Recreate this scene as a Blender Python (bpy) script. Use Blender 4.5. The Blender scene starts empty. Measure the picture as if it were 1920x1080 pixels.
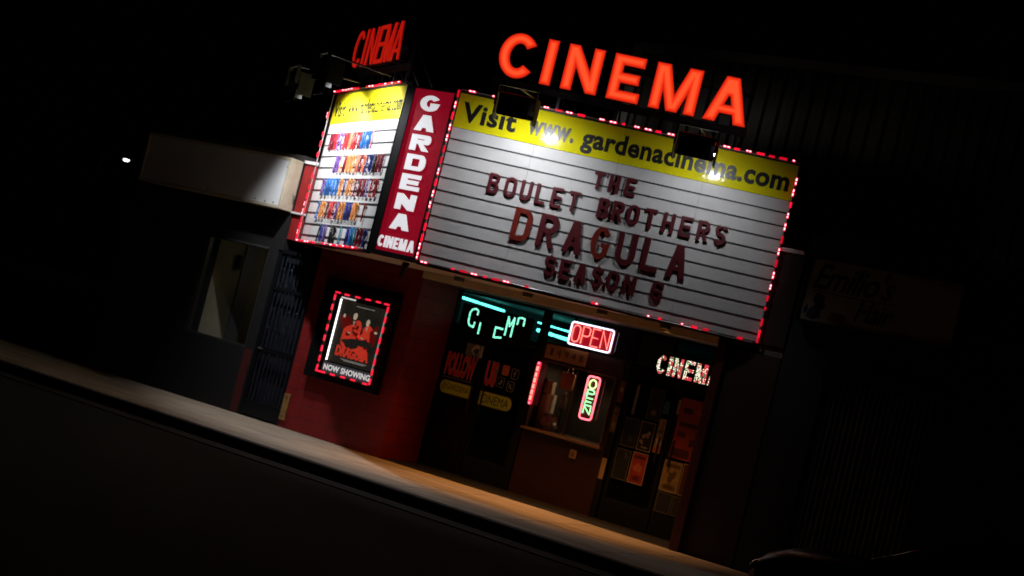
import bpy, bmesh, math, random
from math import sin, cos, pi, radians
from mathutils import Matrix, Vector
random.seed(7)
R = random.Random(11)
SC = bpy.context.scene
COL = SC.collection

# ---------------------------------------------------------------- camera
YAW, PITCH, ROLL, FPX = .6007, .0387, .2443, 2999.5
cam_d = bpy.data.cameras.new('camera')
cam = bpy.data.objects.new('camera', cam_d); COL.objects.link(cam)
_f = Vector((-sin(YAW)*cos(PITCH), cos(YAW)*cos(PITCH), sin(PITCH)))
_r = Vector((cos(YAW), sin(YAW), 0)); _u = _r.cross(_f)
_r2 = _r*cos(ROLL) + _u*sin(ROLL); _u2 = -_r*sin(ROLL) + _u*cos(ROLL)
cam.matrix_world = Matrix(((_r2.x, _u2.x, -_f.x, 13.3168), (_r2.y, _u2.y, -_f.y, -18.2889),
                           (_r2.z, _u2.z, -_f.z, 1.9376), (0, 0, 0, 1)))
cam_d.sensor_width = 36; cam_d.lens = FPX/1920*36
cam_d.clip_start = .1; cam_d.clip_end = 3000
cam_d.dof.use_dof = True; cam_d.dof.focus_distance = 13.2; cam_d.dof.aperture_fstop = 2.5
SC.camera = cam

# ---------------------------------------------------------------- night sky, moonlight, exposure
SUN_EL, SUN_AZ = radians(18), radians(205)
w = bpy.data.worlds.new('World'); SC.world = w; w.use_nodes = True
nt = w.node_tree; bg = nt.nodes['Background']
sky = nt.nodes.new('ShaderNodeTexSky'); sky.sky_type = 'NISHITA'; sky.sun_disc = False
sky.sun_elevation = SUN_EL; sky.sun_rotation = SUN_AZ
nt.links.new(sky.outputs[0], bg.inputs[0]); bg.inputs[1].default_value = .000008
sun_d = bpy.data.lights.new('moon_light', 'SUN'); sun_d.energy = .0004; sun_d.angle = radians(.5); sun_d.color = (1, .93, .82)
sun = bpy.data.objects.new('moon_light', sun_d); COL.objects.link(sun)
sun.rotation_euler = (radians(72), 0, radians(-25))
SC.view_settings.view_transform = 'Standard'; SC.view_settings.look = 'None'
SC.view_settings.gamma = 1; SC.view_settings.use_curve_mapping = False; SC.view_settings.exposure = 0
SC.render.engine = 'CYCLES'
SC.cycles.max_bounces = 6; SC.cycles.diffuse_bounces = 3; SC.cycles.glossy_bounces = 3
SC.cycles.transparent_max_bounces = 8; SC.cycles.sample_clamp_indirect = 3
SC.cycles.caustics_reflective = False; SC.cycles.caustics_refractive = False

# ---------------------------------------------------------------- materials
MATS = {}
def mat(name, col, rough=.6, metal=0, emit=None, strength=0, var=0, scale=6, bump=0, bscale=40, brick=None, coat=0, spec=.5, stretch=None):
    if name in MATS: return MATS[name]
    m = bpy.data.materials.new(name); m.use_nodes = True
    n = m.node_tree.nodes; l = m.node_tree.links; b = n['Principled BSDF']
    b.inputs['Base Color'].default_value = (*col, 1); b.inputs['Roughness'].default_value = rough
    b.inputs['Metallic'].default_value = metal; b.inputs['Coat Weight'].default_value = coat
    b.inputs['Specular IOR Level'].default_value = spec
    tc = n.new('ShaderNodeTexCoord'); vec = tc.outputs['Object']
    if stretch:
        mp = n.new('ShaderNodeMapping'); mp.inputs['Scale'].default_value = stretch
        l.new(vec, mp.inputs[0]); vec = mp.outputs[0]
    if var:
        t = n.new('ShaderNodeTexNoise'); t.inputs['Scale'].default_value = scale; t.inputs['Detail'].default_value = 6
        t.inputs['Roughness'].default_value = .65; l.new(vec, t.inputs['Vector'])
        r = n.new('ShaderNodeValToRGB'); r.color_ramp.elements[0].position = .3; r.color_ramp.elements[1].position = .7
        r.color_ramp.elements[0].color = (*[c*(1-var) for c in col], 1)
        r.color_ramp.elements[1].color = (*[min(1, c*(1+var)) for c in col], 1)
        l.new(t.outputs[0], r.inputs[0]); out = r.outputs[0]
        l.new(out, b.inputs['Base Color'])
        q = n.new('ShaderNodeMapRange'); q.inputs[3].default_value = max(0, rough-.12); q.inputs[4].default_value = min(1, rough+.12)
        l.new(t.outputs[0], q.inputs[0]); l.new(q.outputs[0], b.inputs['Roughness'])
    if brick:
        sw = n.new('ShaderNodeSeparateXYZ'); cw = n.new('ShaderNodeCombineXYZ')
        ad = n.new('ShaderNodeMath'); l.new(vec, sw.inputs[0]); l.new(sw.outputs[0], ad.inputs[0]); l.new(sw.outputs[1], ad.inputs[1])
        l.new(ad.outputs[0], cw.inputs[0]); l.new(sw.outputs[2], cw.inputs[1])
        bt = n.new('ShaderNodeTexBrick'); bt.inputs['Scale'].default_value = 1
        bt.inputs['Brick Width'].default_value = brick[0]; bt.inputs['Row Height'].default_value = brick[1]
        bt.inputs['Mortar Size'].default_value = brick[2]; l.new(cw.outputs[0], bt.inputs['Vector'])
        bt.inputs['Color1'].default_value = (.92, .92, .92, 1); bt.inputs['Color2'].default_value = (1.08, 1.08, 1.08, 1)
        bt.inputs['Mortar'].default_value = (.62, .62, .62, 1)
        mx = n.new('ShaderNodeMix'); mx.data_type = 'RGBA'; mx.blend_type = 'MULTIPLY'; mx.inputs[0].default_value = 1
        if var: l.new(out, mx.inputs[6])
        else: mx.inputs[6].default_value = (*col, 1)
        l.new(bt.outputs[0], mx.inputs[7]); l.new(mx.outputs[2], b.inputs['Base Color'])
        bp = n.new('ShaderNodeBump'); bp.inputs['Strength'].default_value = .7; bp.inputs['Distance'].default_value = .006
        iv = n.new('ShaderNodeMath'); iv.operation = 'SUBTRACT'; iv.inputs[0].default_value = 1
        l.new(bt.outputs['Fac'], iv.inputs[1]); l.new(iv.outputs[0], bp.inputs['Height']); l.new(bp.outputs[0], b.inputs['Normal'])
    elif bump:
        t2 = n.new('ShaderNodeTexNoise'); t2.inputs['Scale'].default_value = bscale; t2.inputs['Detail'].default_value = 5
        l.new(vec, t2.inputs['Vector'])
        bp = n.new('ShaderNodeBump'); bp.inputs['Strength'].default_value = bump; bp.inputs['Distance'].default_value = .01
        l.new(t2.outputs[0], bp.inputs['Height']); l.new(bp.outputs[0], b.inputs['Normal'])
    if emit:
        b.inputs['Emission Color'].default_value = (*emit, 1); b.inputs['Emission Strength'].default_value = strength
    MATS[name] = m; return m

def emis(name, col, st): return mat(name, (.4, .03, .01), .35, emit=col, strength=st)
def neon_face(name, dark, bright, strength, scale=5):
    'translucent sign face lit unevenly by the tubes inside it'
    if name in MATS: return MATS[name]
    m = mat(name, (.4, .03, .01), .35)
    n = m.node_tree.nodes; l = m.node_tree.links; b = n['Principled BSDF']
    tc = n.new('ShaderNodeTexCoord'); t = n.new('ShaderNodeTexNoise'); t.inputs['Scale'].default_value = scale; t.inputs['Detail'].default_value = 1
    l.new(tc.outputs['Object'], t.inputs['Vector'])
    r = n.new('ShaderNodeValToRGB'); r.color_ramp.elements[0].position = .36; r.color_ramp.elements[1].position = .66
    r.color_ramp.elements[0].color = (*dark, 1); r.color_ramp.elements[1].color = (*bright, 1)
    l.new(t.outputs[0], r.inputs[0]); l.new(r.outputs[0], b.inputs['Emission Color']); b.inputs['Emission Strength'].default_value = strength
    return m

def glass(name, tint=(1, 1, 1), refl=.12, alpha=1.0):
    if name in MATS: return MATS[name]
    m = bpy.data.materials.new(name); m.use_nodes = True
    n = m.node_tree.nodes; l = m.node_tree.links; n.remove(n['Principled BSDF'])
    t = n.new('ShaderNodeBsdfTransparent'); t.inputs[0].default_value = (*tint, 1)
    g = n.new('ShaderNodeBsdfGlossy'); g.inputs['Roughness'].default_value = .03
    fr = n.new('ShaderNodeFresnel'); fr.inputs[0].default_value = 1.45
    mx = n.new('ShaderNodeMixShader'); ge = n.new('ShaderNodeNewGeometry'); iv = n.new('ShaderNodeMath'); iv.operation = 'SUBTRACT'; iv.inputs[0].default_value = 1; l.new(ge.outputs['Backfacing'], iv.inputs[1])
    mu = n.new('ShaderNodeMath'); mu.operation = 'MULTIPLY'; l.new(fr.outputs[0], mu.inputs[0]); l.new(iv.outputs[0], mu.inputs[1]); l.new(mu.outputs[0], mx.inputs[0]); l.new(t.outputs[0], mx.inputs[1]); l.new(g.outputs[0], mx.inputs[2])
    l.new(mx.outputs[0], n['Material Output'].inputs[0]); MATS[name] = m; return m

BLACK = mat('black_paint', (.003, .003, .0032), .55, bump=.15, bscale=60, spec=.25)
DARKMETAL = mat('dark_metal', (.05, .05, .052), .45, .8, var=.2)
STEEL = mat('weathered_steel', (.28, .28, .27), .5, .9, var=.25, scale=14)
RED_WALL = mat('red_painted_block', (.24, .010, .010), .55, var=.14, scale=3, brick=(.40, .20, .008))
RED_SMOOTH = mat('red_painted_stucco', (.26, .010, .010), .6, var=.16, scale=4, bump=.4, bscale=70)
RED_POST = mat('red_painted_wood', (.06, .006, .004), .5, var=.2, scale=9)
WHITE_ACRYL = mat('white_acrylic', (.68, .67, .655), .10, var=.10, scale=1.7, bump=.02, bscale=3)
YELLOW = mat('yellow_banner', (.80, .72, .010), .09, var=.04, scale=3)
INK = mat('black_lettering', (.012, .012, .012), .35)
SOFFIT = mat('cream_soffit', (.74, .60, .42), .6, var=.15, scale=3, bump=.2)
CONCRETE = mat('concrete', (.37, .29, .21), .85, var=.30, scale=2.0, bump=.5, bscale=55, stretch=(.35, 1.6, 1))
ASPHALT = mat('asphalt', (.007, .007, .0067), .9, var=.35, scale=5, bump=.9, bscale=90)
GUTTER = mat('gutter_concrete', (.022, .014, .011), .85, var=.3, scale=4, bump=.5, bscale=60)
LOB_DARK = mat('lobby_dark', (.035, .03, .03), .8, var=.2)
CEIL = mat('lobby_ceiling_paint', (.35, .36, .36), .8, var=.1)
GLASS = glass('window_glass')
DGLASS = mat('dark_tinted_glass', (.004, .004, .005), .04)
PALE = mat('pale_paper', (.62, .58, .50), .7, var=.1)
ALU = mat('aluminium_frame', (.10, .095, .09), .4, .7, var=.2)
CREAM_METAL = mat('cream_enamelled_metal', (.50, .45, .33), .5, var=.14, scale=5)
SIGNWHITE = mat('white_lightbox_face', (.72, .72, .71), .35, var=.06, scale=2)
NEON_RED = [emis('red_neon_edge', (.62, .016, .004), 1), emis('red_neon_mid', (.95, .040, .010), 1), emis('red_neon_core', (1.0, .085, .022), 1.1)]
NEON_DIM = [emis('deep_red_neon_edge', (.30, .004, .002), 1), emis('deep_red_neon_mid', (.42, .007, .003), 1)]
LED_RED = mat('led_red_halo', (.5, .01, .03), .3, emit=(1, .006, .035), strength=1.0)  # oversized red body, its glow stands in for bloom round the core
LED_CORE = mat('led_white_core', (.8, .6, .6), .3, emit=(1, .50, .58), strength=3.2)
ROPE = mat('led_clear_rope', (.30, .25, .25), .25, var=.3, scale=20)

# ---------------------------------------------------------------- mesh helpers
def box(bm, x0, x1, y0, y1, z0, z1, bev=0):
    vs = [bm.verts.new((x, y, z)) for z in (z0, z1) for y in (y0, y1) for x in (x0, x1)]
    fs = [bm.faces.new([vs[i] for i in q]) for q in ((0, 2, 3, 1), (4, 5, 7, 6), (0, 1, 5, 4), (2, 6, 7, 3), (0, 4, 6, 2), (1, 3, 7, 5))]
    if bev:
        es = {e for f in fs for e in f.edges}
        bmesh.ops.bevel(bm, geom=list(es), offset=bev, segments=2, affect='EDGES', profile=.6)
    return vs

def tube(bm, pts, r, seg=8, closed=False, caps=True):
    pts = [Vector(p) for p in pts]; n = len(pts); rings = []
    ref = None
    for i, p in enumerate(pts):
        a = pts[(i-1) % n] if (closed or i > 0) else p
        b = pts[(i+1) % n] if (closed or i < n-1) else p
        d = (b-a).normalized()
        if ref is None:
            ref = Vector((0, 0, 1)) if abs(d.z) < .9 else Vector((0, 1, 0))
        s = d.cross(ref)
        if s.length < 1e-4: s = d.cross(Vector((0, 1, 0)))
        s.normalize(); t = s.cross(d).normalized(); ref = t
        rr = r[i] if isinstance(r, (list, tuple)) else r
        rings.append([bm.verts.new(p + (s*cos(2*pi*k/seg) + t*sin(2*pi*k/seg))*rr) for k in range(seg)])
    for i in range(n if closed else n-1):
        A, B = rings[i], rings[(i+1) % n]
        for k in range(seg): bm.faces.new((A[k], A[(k+1) % seg], B[(k+1) % seg], B[k]))
    if caps and not closed:
        bm.faces.new(rings[0][::-1]); bm.faces.new(rings[-1])

def disc(bm, c, r, depth, seg=8):
    'small round stud facing -y'
    a = [bm.verts.new((c[0]+r*cos(2*pi*k/seg), c[1], c[2]+r*sin(2*pi*k/seg))) for k in range(seg)]
    b = [bm.verts.new((c[0]+r*.75*cos(2*pi*k/seg), c[1]-depth, c[2]+r*.75*sin(2*pi*k/seg))) for k in range(seg)]
    bm.faces.new(b[::-1])
    for k in range(seg): bm.faces.new((a[k], b[k], b[(k+1) % seg], a[(k+1) % seg]))

def lathe(bm, prof, seg=16, off=(0, 0, 0)):
    rings = [[bm.verts.new((off[0]+r*cos(2*pi*k/seg), off[1]+r*sin(2*pi*k/seg), off[2]+z)) for k in range(seg)] for r, z in prof]
    for A, B in zip(rings, rings[1:]):
        for k in range(seg): bm.faces.new((A[k], A[(k+1) % seg], B[(k+1) % seg], B[k]))
    bm.faces.new(rings[0][::-1]); bm.faces.new(rings[-1])

def finish(name, bm, m, parent=None, mw=None, smooth=False):
    bmesh.ops.recalc_face_normals(bm, faces=bm.faces)
    me = bpy.data.meshes.new(name); bm.to_mesh(me); bm.free()
    return link(name, me, m, parent, mw, smooth)

def link(name, me, m, parent=None, mw=None, smooth=False):
    if m is not None and len(me.materials) == 0:
        for k in (m if isinstance(m, (list, tuple)) else [m]): me.materials.append(k)
    if smooth:
        for p in me.polygons: p.use_smooth = True
    o = bpy.data.objects.new(name, me); COL.objects.link(o)
    if parent: o.parent = parent
    if mw is not None: o.matrix_local = mw
    return o

def tag(o, label, cat, group=None, kind=None):
    if label: o['label'] = label
    if cat: o['category'] = cat
    if group: o['group'] = group
    if kind: o['kind'] = kind
    return o

def thing(name, label, cat, mw=None, group=None):
    o = bpy.data.objects.new(name, None); COL.objects.link(o); o.empty_display_size = .1
    if mw is not None: o.matrix_world = mw
    return tag(o, label, cat, group)

def boxpart(name, dims, m, parent, bev=.004, smooth=False):
    bm = bmesh.new()
    for d in (dims if isinstance(dims[0], (tuple, list)) else [dims]): box(bm, *d, bev=bev)
    return finish(name, bm, m, parent, smooth=smooth)

def at(x, y, z, rz=0): return Matrix.Translation((x, y, z)) @ Matrix.Rotation(rz, 4, 'Z')

# flat shapes -------------------------------------------------------------
def _convert(cu, name):
    o = bpy.data.objects.new('tmp', cu); COL.objects.link(o)
    bpy.context.view_layer.update()
    me = bpy.data.meshes.new_from_object(o.evaluated_get(bpy.context.evaluated_depsgraph_get()))
    bpy.data.objects.remove(o); me.name = name; me.materials.clear(); return me

def to_front(me, x0, z0, sx, sz, depth, y=0):
    'XY outline -> XZ plane facing -y, back face on y'
    zs = [v.co.z for v in me.vertices]; zmin = min(zs); zmax = max(zs)
    for v in me.vertices:
        c = v.co.copy(); k = (c.z-zmin)/(zmax-zmin) if zmax > zmin else 0
        v.co = (x0 + c.x*sx, y - k*depth, z0 + c.y*sz)
    me.update(); return me

def poly_mesh(loops, depth, bevel=0, x=0, y=0, z=0, name='shape', inset=0):
    cu = bpy.data.curves.new('tmp', 'CURVE'); cu.dimensions = '2D'; cu.fill_mode = 'BOTH'; cu.extrude = depth/2
    if bevel: cu.bevel_depth = bevel; cu.bevel_resolution = 1; cu.offset = -bevel
    if inset: cu.offset = -inset
    for lp in loops:
        s = cu.splines.new('POLY'); s.points.add(len(lp)-1); s.use_cyclic_u = True
        for p, q in zip(s.points, lp): p.co = (q[0], q[1], 0, 1)
    me = _convert(cu, name); bpy.data.curves.remove(cu)
    return to_front(me, x, z, 1, 1, depth+2*bevel, y)

def text_mesh(body, x0, x1, z0, z1, depth=.004, bold=0, shear=0, y=0, space=1, keep_height=None):
    cu = bpy.data.curves.new('tmp', 'FONT'); cu.body = body; cu.size = 1; cu.extrude = .01
    cu.offset = bold; cu.shear = shear; cu.space_character = space; cu.resolution_u = 3
    me = _convert(cu, 'lettering'); bpy.data.curves.remove(cu)
    xs = [v.co.x for v in me.vertices]; ys = [v.co.y for v in me.vertices]
    a, b, c, d = min(xs), max(xs), min(ys), max(ys)
    sx, sz = (x1-x0)/(b-a), (z1-z0)/(d-c)
    return to_front(me, x0-a*sx, z0-c*sz, sx, sz, depth, y)

# block alphabet ------------------------------------------------------------
def arc(cx, cy, rx, ry, a0, a1, n=8): return [(cx+rx*cos(radians(a0+(a1-a0)*i/n)), cy+ry*sin(radians(a0+(a1-a0)*i/n))) for i in range(n+1)]
def rrect(x0, y0, x1, y1, r, corners='1111', n=6):
    r = max(.0001, min(r, (x1-x0)/2, (y1-y0)/2)); p = []
    for i, (cx, cy, a) in enumerate(((x0, y0, 180), (x1, y0, 270), (x1, y1, 0), (x0, y1, 90))):
        if corners[i] == '1':
            p += arc(cx+(r if cx == x0 else -r), cy+(r if cy == y0 else -r), r, r, a, a+90, n)
        else: p.append((cx, cy))
    return p
def stroke(pts, t):
    n = len(pts); L = []; Rr = []
    for i, p in enumerate(pts):
        def nd(a, b):
            d = Vector((b[0]-a[0], b[1]-a[1])).normalized(); return Vector((-d.y, d.x))
        if i == 0: m = nd(pts[0], pts[1]); k = 1
        elif i == n-1: m = nd(pts[-2], pts[-1]); k = 1
        else:
            a = nd(pts[i-1], p); b = nd(p, pts[i+1]); m = (a+b).normalized(); k = 1/max(.5, m.dot(a))
        L.append((p[0]+m.x*t/2*k, p[1]+m.y*t/2*k)); Rr.append((p[0]-m.x*t/2*k, p[1]-m.y*t/2*k))
    return L + Rr[::-1]

def glyph(c, w, h, t, th=None):
    v = th or t*.92; h2 = t/2
    if c == 'I': return [[(0, 0), (t, 0), (t, h), (0, h)]]
    if c == 'T': return [[((w-t)/2, 0), ((w+t)/2, 0), ((w+t)/2, h-v), (w, h-v), (w, h), (0, h), (0, h-v), ((w-t)/2, h-v)]]
    if c == 'L': return [[(0, 0), (w, 0), (w, v), (t, v), (t, h), (0, h)]]
    if c == 'H':
        a, b = (h-v)/2, (h+v)/2
        return [[(0, 0), (t, 0), (t, a), (w-t, a), (w-t, 0), (w, 0), (w, h), (w-t, h), (w-t, b), (t, b), (t, h), (0, h)]]
    if c == 'E':
        a, b = (h-v)/2, (h+v)/2; q = w*.9
        return [[(0, 0), (w, 0), (w, v), (t, v), (t, a), (q, a), (q, b), (t, b), (t, h-v), (w*.98, h-v), (w*.98, h), (0, h)]]
    if c == 'N':
        d = min(t*2.0, h*.62)
        return [[(0, 0), (t, 0), (t, h-d), (w-t, 0), (w, 0), (w, h), (w-t, h), (w-t, d), (t, h), (0, h)]]
    if c == 'M':
        s = t*.5; d = min(h*.62, t*2.4)
        return [[(0, 0), (t, 0), (t, h-d), (w/2-s, 0), (w/2+s, 0), (w-t, h-d), (w-t, 0), (w, 0), (w, h), (w-t*1.25, h), (w/2, h*.36), (t*1.25, h), (0, h)]]
    if c == 'A':
        s = t*.62; k = (w/2-s)/h; t1 = t*1.1; y1 = h*.2; y2 = y1+v*.85; xi = lambda y: t1+k*y
        ya = min(h-v*.9, (w/2-.02*w-t1)/k)
        return [[(0, 0), (t1, 0), (xi(y1), y1), (w-xi(y1), y1), (w-t1, 0), (w, 0), (w/2+s, h), (w/2-s, h)],
                [(xi(y2), y2), (w-xi(y2), y2), (w-xi(ya), ya), (xi(ya), ya)]]
    if c == 'D':
        r = min(w*.62, h*.42); return [rrect(0, 0, w, h, r, '0110', 8), rrect(t, v, w-t, h-v, max(.01*h, r-t*.8), '0110', 8)]
    if c == 'O': return [rrect(0, 0, w, h, w*.5, n=8), rrect(t, v, w-t, h-v, (w-2*t)*.5, n=8)]
    if c == 'U':
        r = w/2; ri = r-t
        return [[(0, h), (0, r)] + arc(r, r, r, r, 180, 360)[1:] + [(w, h), (w-t, h), (w-t, r)] + arc(r, r, ri, ri*1.0, 360, 180)[1:] + [(t, h)]]
    if c == 'B':
        r = h*.22; m = h*.52
        o = [(0, 0)] + arc(w-r, r, r, r, 270, 360, 5) + arc(w-r, m-r*1.0, r, r, 0, 50, 4) + arc(w-r*1.1, m+r*.95, r, r, -50, 0, 4) + arc(w-r*1.1, h-r, r, r, 0, 90, 5) + [(0, h)]
        return [o, rrect(t, v, w-t, m-v*.5, r*.6, '0110', 4), rrect(t, m+v*.5, w-t*1.1, h-v, r*.6, '0110', 4)]
    if c in 'RP':
        hb = h*.42; r = h*.24
        tail = [(t, hb), (w*.40, hb), (w-t*1.12, 0), (w, 0), (w*.66, hb)] if c == 'R' else [(t, hb), (w-r, hb)]
        o = [(0, 0), (t, 0)] + tail + arc(w-r, hb+r, r, r, 275, 360, 5) + arc(w-r, h-r, r, r, 0, 90, 5) + [(0, h)]
        return [o, rrect(t, hb+v, w-t, h-v, r*.6, '0110', 4)]
    if c == 'C':
        cx, cy = w/2, h/2
        return [arc(cx, cy, cx, cy, 36, 324, 30) + arc(cx, cy, cx-t, cy-v, 320, 40, 28)]
    if c == 'G':
        cx, cy = w/2, h/2
        return [arc(cx, cy, cx, cy, 36, 322, 28) + [(w*.985, h*.52), (w*.52, h*.52), (w*.52, h*.52-v*.85), (w-t, h*.52-v*.85)] + arc(cx, cy, cx-t, cy-v, 312, 40, 24)]
    if c == 'S':
        r = (h-v)/4; x0, x1 = h2, w-h2; rx = min((x1-x0)/2, r*1.15)
        p = arc(x1-rx, h-v/2-r, rx, r, 15, 90, 5) + arc(x0+rx, h-v/2-r, rx, r, 90, 262, 9) + arc(x1-rx, v/2+r, rx, r, 82, -90, 9) + arc(x0+rx, v/2+r, rx, r, 270, 195, 5)
        return [stroke(p, t)]
    if c == '6':
        r = w/2; rr = w*.42; m = h*.6
        o = arc(r, r, r, r, 180, 360, 10) + arc(w-rr, m-rr, rr, rr, 0, 90, 6) + [(t, m), (t, h-r)] + arc(r, h-r, r-t, r-v, 180, 15, 8) + arc(r, h-r, r, r, 15, 180, 10)
        return [o, rrect(t, v, w-t, m-v*.9, (w-2*t)*.45, n=5)]
    if c == '7': return [stroke([(0, h-v/2), (w-t*.6, h-v/2), (w*.35, 0)], t)]
    if c == '1': return [[((w-t)/2, 0), ((w+t)/2, 0), ((w+t)/2, h), ((w-t)/2, h), (0, h*.75), (0, h*.62), ((w-t)/2, h*.74)]]
    if c == '2': return [stroke(arc(w/2, h-w/2, w/2-h2, w/2-h2, 170, -25, 10) + [(h2*1.2, v/2), (w, v/2)], t)]
    return [[(0, 0), (w, 0), (w, h), (0, h)]]
_G = {}
def glyph_mesh(c, w, h, t, depth, th=None, bevel=0, y=0):
    k = (c, w, h, t, depth, th, bevel, y)
    if k not in _G: _G[k] = poly_mesh(glyph(c, w, h, t, th), depth, bevel, -(t/2 if c == 'I' else w/2), y, 0, 'letter')
    return _G[k]
def inside(loops, x, y):
    c = False
    for lp in loops:
        j = len(lp)-1
        for i in range(len(lp)):
            (x1, y1), (x2, y2) = lp[i], lp[j]
            if (y1 > y) != (y2 > y) and x < (x2-x1)*(y-y1)/(y2-y1)+x1: c = not c
            j = i
    return c
ORD = ['first', 'second', 'third', 'fourth', 'fifth', 'sixth', 'seventh', 'eighth', 'ninth', 'tenth', 'eleventh', 'twelfth', 'thirteenth', 'fourteenth', 'fifteenth']

# ================================================================ SETTING
def sheet(name, x0, x1, y0, y1, z, m, kind='structure'):
    bm = bmesh.new(); bm.faces.new([bm.verts.new(p) for p in ((x0, y0, z), (x1, y0, z), (x1, y1, z), (x0, y1, z))])
    o = finish(name, bm, m); o['kind'] = kind; return o
sheet('ground', -400, 400, -400, 400, -.19, mat('ground_soil', (.05, .045, .04), .95, var=.3, bump=.6))
sheet('road', -120, 120, -15.6, -3.28, -.15, ASPHALT)
bm = bmesh.new(); box(bm, -120, 120, -3.28, -2.86, -.4, -.135)
o = finish('gutter', bm, GUTTER); o['kind'] = 'structure'
def pavement(name, y0, y1, kerb):
    bm = bmesh.new(); x = -60; g = .008
    while x < 60:
        box(bm, x+g, x+1.5-g, y0, (y0+y1)/2-g, -.3, 0); box(bm, x+g, x+1.5-g, (y0+y1)/2+g, y1, -.3, 0); x += 1.5
    box(bm, -60, 60, y0+.002, y1-.002, -.3, -.012)
    o = finish(name, bm, CONCRETE); o['kind'] = 'structure'
pavement('sidewalk', -2.68, -.001, None)
bm = bmesh.new()
for k in range(40): box(bm, -60+3*k+.005, -57+3*k-.005, -2.86, -2.685, -.3, .003, .02)
o = finish('kerb', bm, mat('kerb_concrete', (.05, .038, .032), .85, var=.35, scale=3, bump=.5)); o['kind'] = 'structure'
pavement('pavement', -20.5, -15.75, None)

# ================================================================ CINEMA BUILDING
cinema = thing('cinema_building', 'dark red cinema building with recessed glass entrance under the marquee', 'building', at(0, 0, 0))
# front wall with poster, upper wall behind the marquee, returns
bm = bmesh.new(); box(bm, -2.76, -.75, 0, .25, 0, 2.66); finish('wall', bm, RED_WALL, cinema)
bm = bmesh.new(); box(bm, -.95, -.75, .25, 1.0, 0, 2.66); finish('return_wall', bm, RED_WALL, cinema)
bm = bmesh.new(); box(bm, -3.53, 4.1, .02, .3, 2.79, 3.98); finish('upper_wall', bm, RED_SMOOTH, cinema)
bm = bmesh.new(); box(bm, 4.101, 4.95, .02, .3, 2.79, 3.98); finish('side_wall', bm, mat('shaded_red_stucco', (.018, .008, .008), .85, var=.2), cinema)  # unlit end of the red upper wall, shade put into its colour
bm = bmesh.new(); box(bm, -3.53, 4.95, -.02, .33, 3.98, 4.03, .008); box(bm, -3.53, -2.9, -.035, .019, 3.185, 3.215, .005)
finish('coping', bm, mat('white_coping', (.6, .58, .55), .6, var=.2), cinema)
bm = bmesh.new(); box(bm, -.749, 4.09, -.04, .06, 2.66, 2.757); finish('header', bm, SOFFIT, cinema)
bm = bmesh.new(); box(bm, -2.76, 4.95, .061, 1.0, 2.665, 2.785); finish('entrance_ceiling', bm, mat('entrance_ceiling_paint', (.10, .09, .08), .7, var=.2), cinema)
bm = bmesh.new(); box(bm, -2.76, -.751, .0, .06, 2.661, 2.757); finish('header', bm, RED_SMOOTH, cinema)
bm = bmesh.new(); box(bm, 4.1, 4.24, -.06, .09, 0, 2.70, .012); finish('post', bm, RED_POST, cinema)
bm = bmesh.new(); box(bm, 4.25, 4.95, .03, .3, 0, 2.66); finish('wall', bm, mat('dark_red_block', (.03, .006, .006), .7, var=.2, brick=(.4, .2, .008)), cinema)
bm = bmesh.new(); box(bm, -.75, 4.25, .0, 9, -.3, .004); finish('entrance_floor', bm, mat('entrance_tiles', (.012, .010, .009), .6, var=.3, scale=8, brick=(.3, .3, .006)), cinema)
# lobby shell
bm = bmesh.new()
box(bm, -3.0, 4.3, 9, 9.2, 0, 2.9); box(bm, -3.2, -3.0, 1.1, 9, 0, 2.9); box(bm, 4.3, 4.5, .3, 9, 0, 2.9); box(bm, -3.0, -.96, 1.0, 1.1, 0, 2.66)
finish('lobby_wall', bm, LOB_DARK, cinema)
bm = bmesh.new(); box(bm, -3.0, 4.3, 1.1, 9, 2.72, 2.80); finish('lobby_ceiling', bm, CEIL, cinema)
# auditorium block behind, corrugated
bm = bmesh.new(); pr = []; x = 0.0
while x < 9: pr += [(x, 3.0), (x+.09, 3.0), (x+.12, 2.955), (x+.21, 2.955)]; x += .24
for (xa, ya), (xb, yb) in zip(pr, pr[1:]):
    bm.faces.new([bm.verts.new(p) for p in ((xa, ya, 4.03), (xb, yb, 4.03), (xb, yb, 7.1-xb*.012), (xa, ya, 7.1-xa*.012))])
box(bm, -.01, 9, 3.02, 12, 2.9, 7.0)
finish('auditorium', bm, mat('corrugated_metal', (.10, .085, .055), .5, var=.25, scale=6), cinema)
bm = bmesh.new(); box(bm, -.06, .13, 2.90, 2.95, 4.03, 7.14, .01); box(bm, .14, 9, 2.86, 2.95, 7.0, 7.15, .01)
finish('roof_trim', bm, mat('roof_trim_metal', (.30, .28, .22), .5, .2, var=.15), cinema)
bm = bmesh.new(); box(bm, -3.53, 4.95, .33, 3.0, 3.9, 3.99); box(bm, -3.53, -3.33, .33, 12, 2.9, 3.98); finish('roof', bm, LOB_DARK, cinema)

# doors --------------------------------------------------------------
def door(x0, x1, pull, y=.97):
    d = boxpart('door', [(x0, x0+.055, y-.02, y+.03, .01, 2.07), (x1-.055, x1, y-.02, y+.03, .01, 2.07), (x0+.055, x1-.055, y-.02, y+.03, 2.0, 2.07),
                         (x0+.055, x1-.055, y-.02, y+.03, .01, .30)], BLACK, cinema, .003)
    boxpart('glass', (x0+.055, x1-.055, y, y+.008, .30, 2.0), DGLASS, d, 0)
    bm = bmesh.new(); px = x0+.10 if pull < 0 else x1-.10
    tube(bm, [(px, y-.02, .95), (px, y-.07, .95), (px, y-.07, 1.30), (px, y-.02, 1.30)], .012)
    finish('handle', bm, DARKMETAL, d)
    return d
door(-.74, .0, 1); door(.02, .80, -1)
door(2.42, 3.20, 1); door(3.22, 4.05, -1)
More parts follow.
